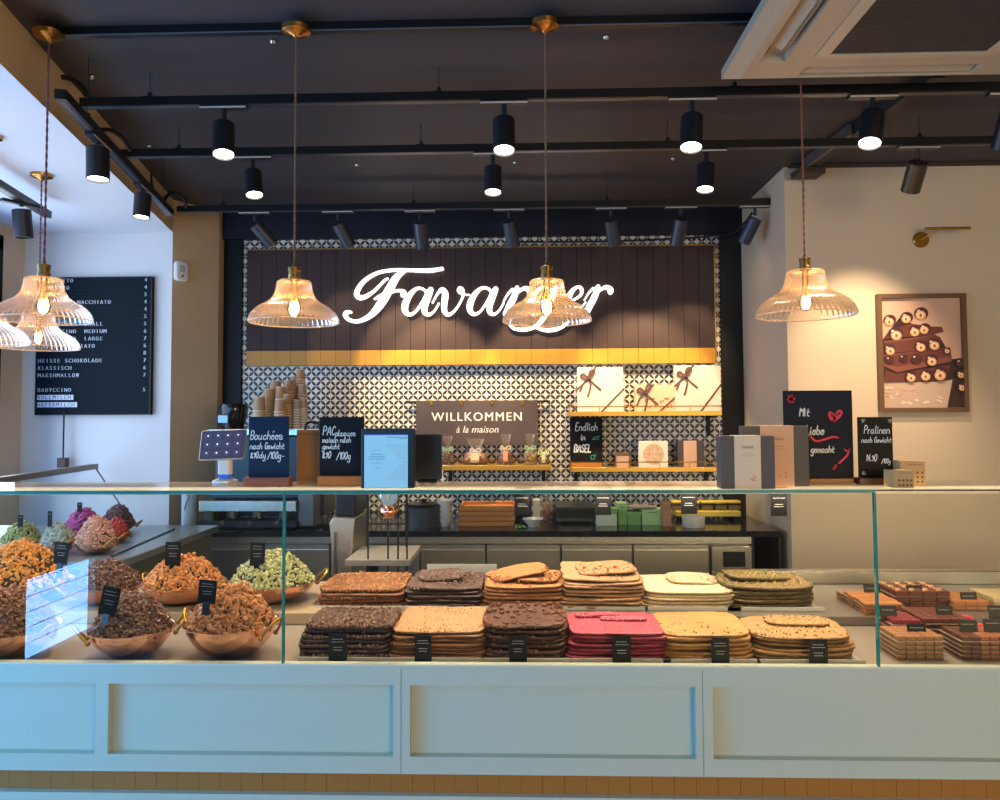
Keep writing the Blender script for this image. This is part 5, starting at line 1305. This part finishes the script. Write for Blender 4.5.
STYLE = {
 'caramel_nut': (('7a4a2a', '9a6238'), ('5e3520', '84502e'), 'ae7646', 620, .0062, .020, 'nut'),
 'dark_nut': (('38221a', '4a2e22'), ('2c170f', '45281c'), '74503a', 420, .0068, .022, 'nut'),
 'milk_crisp': (('b8845a', 'c8946a'), ('7a4a2e', '925c3a'), 'c4946a', 300, .0036, .015, 'nut'),
 'dark_almond': (('50362e', '664840'), ('2a1712', '40261d'), '86685a', 260, .0048, .028, 'nut'),
 'orange_biscuit': (('cf9058', 'c08048'), ('8a5230', 'a4663c'), 'a06438', 200, .0032, .018, 'nut'),
 'dark_cubes': (('583628', '644032'), ('3a2018', '4e2e22'), '7a4c36', 110, .0058, .014, 'cube'),
 'nougat_candy': (('d4a67e', 'c8966c'), ('99663f', 'cc9c70'), 'be8c60', 200, .0034, .030, 'nut'),
 'raspberry': (('b83c54', 'c95468'), ('80192f', 'a02a46'), 'd08090', 90, .0028, .020, 'nut'),
 'white_nut': (('e6d2a8', 'eedcbc'), ('cbae80', 'e4c8a0'), 'e0c49a', 220, .0030, .018, 'nut'),
 'golden': (('d09c5e', 'c68e50'), ('965e2c', 'bf8648'), 'ac7640', 110, .0030, .024, 'nut'),
 'pistachio': (('a8885a', '96784a'), ('4c301e', '6c6038'), '8e8a4c', 220, .0036, .024, 'nut'),
 'marbled': (('c29660', 'b88452'), ('7a4e2c', 'a8783f'), 'aa8c50', 120, .0032, .022, 'nut'),
}
def stack(px0, px1, pyf, pyb, style, Yf, zbase, desc, where, n, t, seed, frag=(), power=9.0, tray=True):
    c0 = at(px0, pyf, Yf); c1 = at(px1, pyf, Yf); ztop = (c0.z + c1.z) / 2
    Yb = (EYE - ztop) * Yf / (EYE - ztop); xm = (px0 + px1) / 2
    Yb = atz(xm, pyb, ztop).y
    w = c1.x - c0.x; d = Yb - Yf; cx = (c0.x + c1.x) / 2; cy = (Yf + Yb) / 2
    zb = zbase
    if tray:
        tr = thing('display_tray', 'pale serving tray under the %s' % where, 'tray', (cx, cy, zbase), 0, 'pale trays under the chocolate stacks')
        MB().rbox(-w / 2 - .006, w / 2 + .006, -d / 2 - .012, d / 2 + .006, 0, .003, .002).build('base', TRAYM, tr)
        MB().rbox(-w / 2 - .006, w / 2 + .006, -d / 2 - .014, -d / 2 - .011, .0, .012, .001).build('front_lip', TRAYM, tr)
        zb += .0034
    dz = (ztop - zb) / n; th = dz * .68; rnd = random.Random(seed); protos = []
    for k in range(n):
        last = k == n - 1; lab = ORD[n - 1 - k] + ' ' + desc
        lab = ('%s of the %s' % (lab, where)) if last else '%s slab of the %s' % (ORD[n - 1 - k], where)
        lab = '%s %s slab of the %s' % (ORD[n - 1 - k], desc, where)
        if last: o = slab('chocolate_slab', style, w, d, th, seed + 50, True, power=power)
        elif len(protos) < 3: o = slab('chocolate_slab', style, w, d, th, seed + k, False, power=power); protos.append(o)
        else: o = protos[k % 3].copy(); COL.objects.link(o)
        o.location = (cx + rnd.uniform(-.0055, .0055), cy + rnd.uniform(-.005, .005), zb + k * dz + (dz - th)); gk = 1 + .014 * (n - 1 - k); o.scale = (gk, gk, 1); o.location.x -= w * .35 * (gk - 1); o.rotation_euler = (0, 0, rnd.uniform(-.022, .022) + (math.pi if k % 2 and power > 4 else 0))
        for q in ('label', 'category', 'group'):
            if q in o: del o[q]
        tag(o, lab, 'chocolate slab', 'chocolate slabs in the %s' % where, 'thing')
    for i, (fx, fy, fw, fd, rx, ry_, rz) in enumerate(frag):
        o = slab('chocolate_piece', style, w * fw, d * fd, th * .8, seed + 90 + i, True, power=4.5, rough2=.045)
        o.location = (cx + w * fx, cy + d * fy, ztop + .0015 + abs(math.sin(ry_)) * w * fw * .5 + abs(math.sin(rx)) * d * fd * .5); o.rotation_euler = (rx, ry_, rz)
        tag(o, 'broken %s piece, number-free'.replace(', number-free', '') % desc + ' lying %s on top of the %s' % ('slanted' if i == 0 else 'flat', where), 'chocolate piece', 'loose pieces on top of the %s' % where)
    return cx, cy, w, d, ztop, th
YF, YBK = 2.0, 2.42
ZBK = ZT - .008 + .0004
# back row first
stack(318, 403, 590, 572.5, 'caramel_nut', YBK, ZBK, 'caramel nut', 'back row nut stack', 5, .011, 11)
stack(405, 481, 588.5, 571.5, 'dark_almond', YBK, ZBK, 'dark almond', 'back row dark almond stack', 5, .010, 22, frag=((-.10, .1, .6, .5, .05, -.03, .2),))
stack(484, 563.5, 586.5, 570, 'orange_biscuit', YBK, ZBK, 'orange biscuit', 'back row orange stack', 6, .009, 33, frag=((-.08, .05, .78, .62, 0, -.14, .25), (.2, -.12, .55, .5, 0, -.05, -.1)))
stack(565, 645, 580, 562, 'nougat_candy', YBK, ZBK, 'pale nougat', 'tall back row nougat stack', 8, .009, 44, frag=((.06, -.0, .75, .62, .0, -.05, .1),))
stack(646, 738, 592.5, 574, 'white_nut', YBK, ZBK, 'white chocolate', 'back row white stack', 5, .009, 55, frag=((.12, .12, .55, .5, .03, .02, .0),), power=6)
stack(728, 821, 588, 571.5, 'pistachio', YBK, ZBK, 'pistachio', 'back row pistachio stack', 5, .009, 66, frag=((-.06, .12, .66, .55, .0, .03, .1),), power=3.4)
s1 = stack(302, 390, 626, 607, 'dark_nut', YF, ZD, 'dark nut', 'front row dark nut stack', 7, .011, 111)
stack(390.5, 484, 631.5, 606, 'milk_crisp', YF, ZD, 'milk crisp', 'front row light caramel stack', 7, .010, 122)
stack(483, 569, 627, 602, 'dark_cubes', YF, ZD, 'dark cube topped', 'front row dark cube stack', 7, .0095, 133, power=4)
stack(572, 667.5, 633, 612, 'raspberry', YF, ZD, 'pink raspberry', 'front row pink stack', 7, .0085, 144, frag=((-.18, .25, .5, .16, .08, .0, .06), (.1, .08, .5, .14, .05, .0, -.06)))
stack(664, 756, 634, 612, 'golden', YF, ZD, 'golden caramel', 'front row golden stack', 6, .009, 155, power=5)
stack(757, 861, 637, 616, 'marbled', YF, ZD, 'marbled caramel', 'front row marbled stack', 6, .010, 166, frag=((.06, .2, .62, .5, .0, .0, -.08),), power=3.6)
# candy dots on the nougat
c = at(608, 566, YBK + .1); rnd = random.Random(1)
Zn = at(605, 580, YBK).z
for k, (dx_, dy_, colr, nm) in enumerate(((-.055, .06, 'c02a2a', 'left red'), (-.02, .05, '3a8a4a', 'green'), (.02, .045, 'e07a2a', 'orange'), (.045, .075, 'd03a2a', 'right red'), (.0, .1, 'e8c040', 'yellow'))):
    o = MB().lump((0, 0, 0), .0065, 2, rnd, sq=(1, 1, .5), jit=.03, rot=False).build('sugar_candy', mat('candy_' + colr, colr, .3), smooth=True)
    o.location = (at(605, 580, YBK).x + dx_, YBK + .05 + dy_, Zn + .0165 - dx_ * .0); tag(o, '%s sugar candy on the topmost nougat piece' % nm, 'candy', 'sugar candies on the nougat')
# empty steel tray behind the dark almond stack
x0, x1, z0, z1 = rect(428, 563, 497, 574, 2.8)
t = thing('steel_tray', 'empty pale steel tray behind the back row dark almond stack', 'tray', ((x0 + x1) / 2, 2.66, ZBK)); w = (x1 - x0) / 2
zt_ = at(460, 574, 2.68).z - ZBK
MB().rbox(-w, w, 0, .10, 0, .004, .003).build('base', STEEL, t)
MB().rbox(-w, w, .0, .004, .004, zt_ * .5, .001).build('front_wall', STEEL, t)
M = Matrix.Translation((0, .1, .004)) @ Matrix.Rotation(R(-12), 4, 'X'); MB().rbox(-w, w, 0, .004, 0, zt_ * 1.25, .001, M=M).build('sloped_back', mat('tray_pale', 'b8b4a4', .35, .5), t)
# ------------------------------------------------------------------ copper bowls and nut heaps
def bowl(px, py, wpx, Y, zbase, label, full=True):
    c = at(px, py, Y); r = wpx / 2 * Y / F; H = c.z - zbase
    t = thing('copper_bowl', label, 'bowl', (c.x, Y, zbase), .55 if px in (132, 106, 273, 62, 118) else -.35, 'polished copper bowls in the glass case')
    prof = [(.0001, .0), (r * .35, .001), (r * .62, H * .18), (r * .86, H * .55), (r, H * .97), (r * 1.03, H), (r * 1.0, H), (r * .94, H * .9), (r * .8, H * .55), (r * .55, H * .22), (.0001, .008)]
    MB().lathe(spline(prof, 3), 48, cap=False).build('body', COPPER, t, smooth=True)
    for s_ in (-1, 1):
        m = MB(); a = R(20) * s_
        m.tube([(s_ * r * .99, -.03, H * .72), (s_ * r * 1.12, -.026, H * .95), (s_ * r * 1.26, -.012, H * 1.22), (s_ * r * 1.28, .008, H * 1.25), (s_ * r * 1.14, .024, H * .95), (s_ * r * .99, .03, H * .72)], .0038, 8, smooth=5)
        m.build('handle', BRASS, t, smooth=True)
        m = MB()
        for y in (-.03, .03): m.lump((s_ * r * .985, y, H * .72), .007, 2, random.Random(1), jit=.0)
        m.build('rivet', BRASS, t, smooth=True)
    return c, r, H
def heap(c, r, px, pytop, Y, style, label, seed, n=520, size=.0085, jit=.25):
    zr = c.z; top = at(px, pytop, Y).z - zr; rnd = random.Random(seed); m = MB()
    R0 = r * .93
    prof = [(R0 * .98, -.004), (R0 * .82, top * .30), (R0 * .58, top * .60), (R0 * .3, top * .78), (.0001, top * .82)]
    m.lathe(spline(prof, 3), 32, cap=False)
    hz = lambda q: top * (1 - q ** 2.1) * .93
    m.m = 1
    for k in range(n * 2):
        q = math.sqrt(rnd.random()); a = rnd.uniform(0, 6.283)
        if math.sin(a) > .35 and rnd.random() < .6: a = -a
        s_ = size * rnd.uniform(.55, 1.15)
        m.lump((R0 * q * math.cos(a), R0 * q * math.sin(a), hz(q) - rnd.uniform(.1, 1.6) * s_ + (.9 * s_ if rnd.random() < .12 else 0)), s_, 1, rnd, sq=(1, .75, .7), jit=jit)
    o = m.build(style, [mat('heap_gap_shade', '2a1710', .8), NUTM[style]], smooth=False); o.location = (c.x, c.y, zr); tag(o, label, 'nuts', None, 'stuff')  # dark core paints in the shade between the nuts
    return o
NUTM = {'caramel_nuts': mat('nut_caramel', 'b47644', .4, island=.35, bump=.3, bscale=150), 'dark_nuts': mat('nut_dark', '6e4a38', .35, island=.4, bump=.3, bscale=150),
        'brown_nuts': mat('nut_brown', '8a5636', .4, island=.35), 'amber_nuts': mat('nut_amber', 'd08a4e', .4, island=.3, bump=.3, bscale=150), 'pistachio_nuts': mat('nut_green', 'b4b47c', .5, island=.3),
        'golden_nuts': mat('nut_golden', 'dc9440', .4, island=.3), 'pale_green_nuts': mat('nut_palegreen', '9aa060', .5, island=.3), 'grey_green_nuts': mat('nut_greygreen', 'a4ac9c', .5, island=.3),
        'rose_nuts': mat('nut_rose', 'd09880', .5, island=.3), 'magenta_nuts': mat('nut_magenta', 'b84e92', .45, island=.3), 'plum_nuts': mat('nut_plum', '60404a', .45, island=.4), 'red_nuts': mat('nut_red', 'c04234', .4, island=.3), 'slate_nuts': mat('nut_slate', '78727c', .5, island=.3)}
bl = [ # px, py rim, width, Y, base z, label of bowl, heap style, heap top y, heap label, size
 (232, 621.5, 90, 2.045, ZD, 'copper bowl at the front beside the glass joint, full of caramel nuts', 'caramel_nuts', 582, 'heap of caramel brown candied nuts in the front copper bowl by the glass joint', .0085),
 (132, 627, 80, 2.03, ZD, 'front copper bowl left of the caramel nuts, full of dark nuts', 'dark_nuts', 590, 'heap of dark glazed nuts in the middle front copper bowl', .0075),
 (14, 627, 84, 2.03, ZD, 'front copper bowl cut by the left edge of the picture', 'brown_nuts', 584, 'heap of brown nuts in the front copper bowl at the far left', .008),
 (184, 582, 80, 2.47, ZT, 'raised copper bowl of amber nuts behind the front bowls', 'amber_nuts', 553, 'heap of amber candied nuts in the raised bowl left of the green ones', .0095),
 (106, 584, 72, 2.47, ZT, 'raised copper bowl of dark nuts left of the amber ones', 'dark_nuts', 559, 'heap of dark brown nuts in the raised bowl left of the amber nuts', .008),
 (273, 580, 86, 2.50, ZT, 'raised copper bowl of green nuts behind the glass joint', 'pistachio_nuts', 548.5, 'heap of pale green coated nuts in the raised copper bowl', .0085),
 (20, 582, 96, 2.50, ZT, 'raised copper bowl of golden nuts at the far left', 'golden_nuts', 538, 'large heap of golden orange nuts in the raised bowl at the far left', .0085)]
for i, (px, py, wp, Y, zb, l1, st, pt, l2, sz) in enumerate(bl):
    c, r, H = bowl(px, py, wp, Y, zb, l1); heap(c, r, px, pt, Y, st, l2, 300 + i, n=620, size=sz)
# side counter with the darker rear bowls
ZR2 = .965
side = thing('side_counter', 'steel topped side counter running back along the left wall behind the display', 'counter', (-2.1, 2.82, 0))
MB().rbox(-.62, .60, .0, .95, ZR2 - .03, ZR2, .004).build('top', mat('side_top', '8b9294', .3, .5), side)
MB().box(-.6, .57, .03, .93, .0, ZR2 - .03).build('carcass', mat('side_body', '70756f', .5), side)
bl2 = [(22, 541, 40, 3.0, 'pale_green_nuts', 521, 'leftmost rear', 'pale green'), (58, 542, 34, 3.0, 'grey_green_nuts', 522, 'second rear', 'grey green'), (96, 541, 40, 3.0, 'rose_nuts', 514.5, 'rose filled rear', 'rosy beige'),
       (84, 528, 40, 3.36, 'magenta_nuts', 507, 'magenta filled rear', 'bright magenta'), (118, 524, 34, 3.58, 'plum_nuts', 503.5, 'farthest rear', 'dark plum'), (116, 534, 26, 3.26, 'red_nuts', 518, 'small red filled rear', 'brick red')]
for i, (px, py, wp, Y, st, pt, nm, cn) in enumerate(bl2):
    c, r, H = bowl(px, py, wp, Y, ZR2, '%s copper bowl on the side counter, holding %s nuts' % (nm, cn)); heap(c, r, px, pt, Y, st, 'heap of %s coated nuts in a rear bowl on the side counter' % cn, 400 + i, n=380, size=.0085)
# ------------------------------------------------------------------ price cards
rnl = random.Random(21)
def card(px0, py0, px1, py1, Y, label, zb=None, lean=.0, foot=True, colr='1b191c', group='black price cards in the glass case', rot=0.0, lines=((.80, .6), (.70, .7), (.50, .5), (.40, .45))):
    x0, x1, z0, z1 = rect(px0, py0, px1, py1, Y); zb = z0 if zb is None else zb
    t = thing('price_card', label, 'price card', ((x0 + x1) / 2, Y, zb), 0, group); w, h = x1 - x0, z1 - z0; o_ = z0 - zb
    M = Matrix.Translation((0, 0, o_)) @ Matrix.Rotation(lean, 4, 'X') @ Matrix.Rotation(rot, 4, 'Y')
    MB().rbox(-w / 2, w / 2, 0, .002, 0, h, .001, 'y', M=M).build('card', mat('card_' + colr, colr, .6, spec=.2), t)
    m = MB(); printlines(m, w, [(h * a, b_) for a, b_ in lines], -.0005, rnl, .0011)
    m.v = [tuple(M @ Vector(p)) for p in m.v]; m.build('print', LT, t)
    if foot: MB().rbox(-w * .28, w * .28, -.006, .012, 0, max(o_, .004), .002).build('holder', mat('holder_black', '121214', .25), t)
    return t
for a, nm in (((328.5, 634, 347, 661), 'dark nut'), ((414.5, 635.5, 431.5, 662), 'light caramel'), ((509, 636, 527, 662.5), 'dark cube'), ((612.5, 636.5, 631, 664.5), 'pink'), ((711.5, 638, 729.5, 665), 'golden'), ((809, 639.5, 828, 667), 'marbled')):
    card(a[0], a[1], a[2], a[3], 1.972, 'black price card standing in front of the %s chocolate stack' % nm, zb=ZD + .0002, foot=True)
for a, Y, nm, ro in (((94, 586, 112, 628), 1.95, 'dark nuts in the middle front bowl', -.2), ((196, 580, 214, 614), 1.96, 'caramel nuts in the front bowl', -.08), ((164.5, 542, 180, 576), 2.40, 'amber nuts in the raised bowl', -.02),
                 ((249, 542.5, 264, 576), 2.42, 'pale green nuts in the raised bowl', -.03), ((52, 542, 66, 574), 2.40, 'golden nuts at the far left', -.08)):
    x0, x1, z0, z1 = rect(*a, Y)
    px0, py0, px1, py1 = a; t = thing('price_card', 'black price card on a stem in the ' + nm, 'price card', ((x0 + x1) / 2, Y, z0 - .012), 0, 'black price cards in the glass case'); w, h = x1 - x0, (z1 - z0)
    M = Matrix.Rotation(-ro, 4, 'Y'); hh = h * .30
    MB().rbox(-w / 2, w / 2, 0, .002, hh + .012, h + .012, .001, 'y', M=M).build('card', mat('stem_card_black', '15151a', .6, spec=.2), t)
    m = MB(); printlines(m, w, [(h * q + .012, b_) for q, b_ in ((.88, .6), (.80, .7), (.66, .5), (.58, .45))], -.0005, rnl, .0011); m.v = [tuple(M @ Vector(p)) for p in m.v]; m.build('print', LT, t)
    MB().rbox(-w * .2, w * .2, -.001, .004, 0, hh + .016, .001, M=M).build('stem', mat('holder_black', '121214', .25), t)
for (a, Y, nm) in (((17.5, 515, 23, 527), 2.93, 'pale green'), ((47.5, 511, 52, 527), 2.95, 'grey green'), ((77, 502.5, 82, 512), 3.28, 'magenta')):
    card(*a, Y, 'tiny dark card standing in the heap of %s nuts' % nm, foot=False, lines=((.8, .6),))
# ------------------------------------------------------------------ praline blocks
ordn = ['first', 'second', 'third', 'fourth', 'fifth', 'sixth', 'seventh', 'eighth', 'ninth']
ordl = ['top', 'second', 'third', 'fourth', 'fifth', 'sixth']
SHEET = glassmat('sheet_film', 'f4f0ea', 1.4, .1, mixin='ecdccb', mixfac=.45)
def block(X0, Yf, zb, cols, rows, layers, cw, cd_, ch, colf, blk, gap=.0015, nutty=False, vis_side=True):
    protos = {}
    for L_ in range(layers):        # 0 = top
        z = zb + (layers - 1 - L_) * (ch + .0012)
        sh = MB().rbox(-cols * cw / 2 - .006, cols * cw / 2 + .004, -.006, rows * cd_ + .003, -.0010, -.0001, .001).build('clear_sheet', SHEET)
        sh.location = (X0 + cols * cw / 2, Yf, z); tag(sh, 'clear sheet under the %s layer of the %s' % (ordl[L_], blk), 'plastic sheet', 'clear sheets between the praline layers')
        for r_ in range(rows):
            for c_ in range(cols):
                if L_ and r_ and (c_ or not vis_side): continue
                nm, hx, hx2 = colf(c_, r_, L_)
                if hx not in protos:
                    m = MB().rbox(-cw / 2 + gap / 2, cw / 2 - gap / 2, gap / 2, cd_ - gap / 2, 0, ch, .0022, c=.0014); m.m = 0
                    if nutty:
                        m.m = 1; rn = random.Random(5)
                        for q in range(7): m.lump((rn.uniform(-.4, .4) * cw, rn.uniform(.15, .85) * cd_, ch), .0055, 1, rn, jit=.15)
                    protos[hx] = m.build('praline', [mat('praline_' + hx, hx, .4, hex2=hx2, nscale=40), mat('praline_nut', 'd8a878', .5, island=.3)])
                    o = protos[hx]
                else: o = protos[hx].copy(); COL.objects.link(o)
                o.location = (X0 + (c_ + .5) * cw, Yf + r_ * cd_, z)
                lab = '%s praline of the %s: %s layer, %s row from front, %s from left' % (nm, blk, ordl[L_], ordn[r_], ordn[c_])
                o['label'] = lab; o['category'] = 'praline'; o['group'] = 'pralines of the ' + blk
    return X0, z
Zp = ZD + .003
h1 = (at(920, 636, 2.02).z - Zp) / 5 - .0012
block(at(897, 640, 2.02).x, 2.02, Zp, 5, 4, 5, .0235, .025, h1, lambda c, r, l: ('caramel', 'a8744c', '98643e'), 'left front block')
block(at(962, 640, 2.02).x, 2.02, Zp, 8, 4, 5, .0235, .025, h1, lambda c, r, l: ('dark', '6a3a28', '5c3022') if c < 2 else ('orange', 'a86242', '985636'), 'right front block')
h2 = (at(945, 618.5, 2.2).z - Zp) / 4 - .0012
block(at(922.6, 618, 2.2).x, 2.2, Zp, 5, 5, 4, .026, .027, h2, lambda c, r, l: ('cocoa', '743e32', '663428'), 'middle block')
block(at(893, 620, 2.2).x, 2.2, Zp, 3, 3, 4, .026, .03, h2 * .93, lambda c, r, l: ('ruby', '8c2c34', '7a242c'), 'small ruby block')
h3 = (at(915, 591, 2.45).z - ZBK - .002) / 3 - .0012
block(at(895.6, 595, 2.45).x, 2.45, ZBK + .002, 4, 3, 3, .042, .045, h3, lambda c, r, l: ('nutty', '7a4434', '6a3628'), 'rear nut block', nutty=True)
h4 = (at(965, 601, 2.42).z - ZBK - .002) / 2 - .0012
block(at(954, 602, 2.42).x, 2.42, ZBK + .002, 3, 3, 2, .036, .045, h4, lambda c, r, l: ('apricot', 'c8814c', 'b8733f'), 'rear apricot block')
block(at(994, 602, 2.44).x, 2.44, ZBK + .002, 3, 3, 2, .036, .045, h4 + .003, lambda c, r, l: ('ivory', 'e8cf98', 'dcc088'), 'rear ivory block')
# nougat bars left of the glass joint
hb = (at(868, 603, 2.36).z - Zp) / 6 - .002; xb0 = at(866, 610, 2.36).x
for L_ in range(6):
    z = Zp + (5 - L_) * (hb + .002)
    sh = MB().rbox(-.003, .116, -.003, .222, -.0014, -.0004, .001).build('clear_sheet', SHEET); sh.location = (xb0, 2.36, z); tag(sh, 'clear sheet under the %s layer of nougat bars' % ordl[L_], 'plastic sheet', 'clear sheets between the nougat bars')
    for r_ in range(5):
        if L_ == 0 and r_ == 4: continue
        m = MB().rbox(0, .112, .0, .041, 0, hb, .003, c=.002); o = m.build('nougat_bar', mat('bar_orange_%d' % (r_ % 2), ['c88550', 'bd7844'][r_ % 2], .5, hex2='a8683a', nscale=50, bump=.2))
        o.location = (xb0 + (.003 if r_ % 2 else -.002), 2.36 + r_ * .0435, z); tag(o, 'orange nougat bar by the glass joint, %s layer, %s from the front' % (ordl[L_], ordn[r_]), 'nougat bar', 'stacked orange nougat bars')
# pink meringue shards
rnd = random.Random(12); c = at(979, 622, 2.2)
for k in range(7):
    m = MB().lump((0, 0, 0), .022, 2, rnd, sq=(1, .45, .35), jit=.12, rot=False); o = m.build('raspberry_shard', mat('shard_pink', 'd8475f', .5, island=.2), smooth=True)
    o.location = (c.x + .012 + (k % 3) * .028 - .01, 2.2 + .03 * (k // 3), Zp + .010 + .017 * (k // 3)); o.rotation_euler = (0, .3 - .2 * (k % 2), rnd.uniform(-.5, .5))
    tag(o, 'pink raspberry shard, %s from the left in the %s row of the pink pile' % (ordn[k % 3], ['front', 'middle', 'rear'][k // 3]), 'chocolate piece', 'pink shards beside the middle praline block')
o = MB().rbox(0, .085, 0, .1, 0, 0.008, .003).build('shard_tray', TRAYM); o.location = (c.x - .02, 2.19, ZD + .0005); tag(o, 'small pale tray under the pink raspberry shards', 'tray')
for i, (a, Y, nm) in enumerate((((865, 584.5, 881.5, 600), 2.50, 'olive price card on the orange nougat bars by the glass joint'), ((881, 606, 898, 622), 2.24, 'olive price card on the small ruby block'), ((908, 585.5, 924, 600), 2.47, 'olive price card on the rear hazelnut topped block'),
                 ((937.5, 606, 954, 621.5), 2.24, 'olive price card on the middle cocoa block'), ((908.5, 624, 927.5, 640), 2.06, 'dark price card on the left front caramel block'), ((962, 592.5, 978.5, 607), 2.44, 'olive price card on the rear apricot block'),
                 ((960.5, 620.5, 979, 636), 2.06, 'olive price card on the dark pralines of the right front block'), ((989.5, 605.5, 1004, 619), 2.2, 'olive price card behind the right front block'), ((985, 619.5, 1004, 635), 2.06, 'olive price card on the orange pralines of the right front block'))):
    card(*a, Y, nm, lean=-.25, foot=True, colr='3c3a33' if i != 4 else '1f1d24', group='small price cards on the pralines', lines=((.72, .7),))
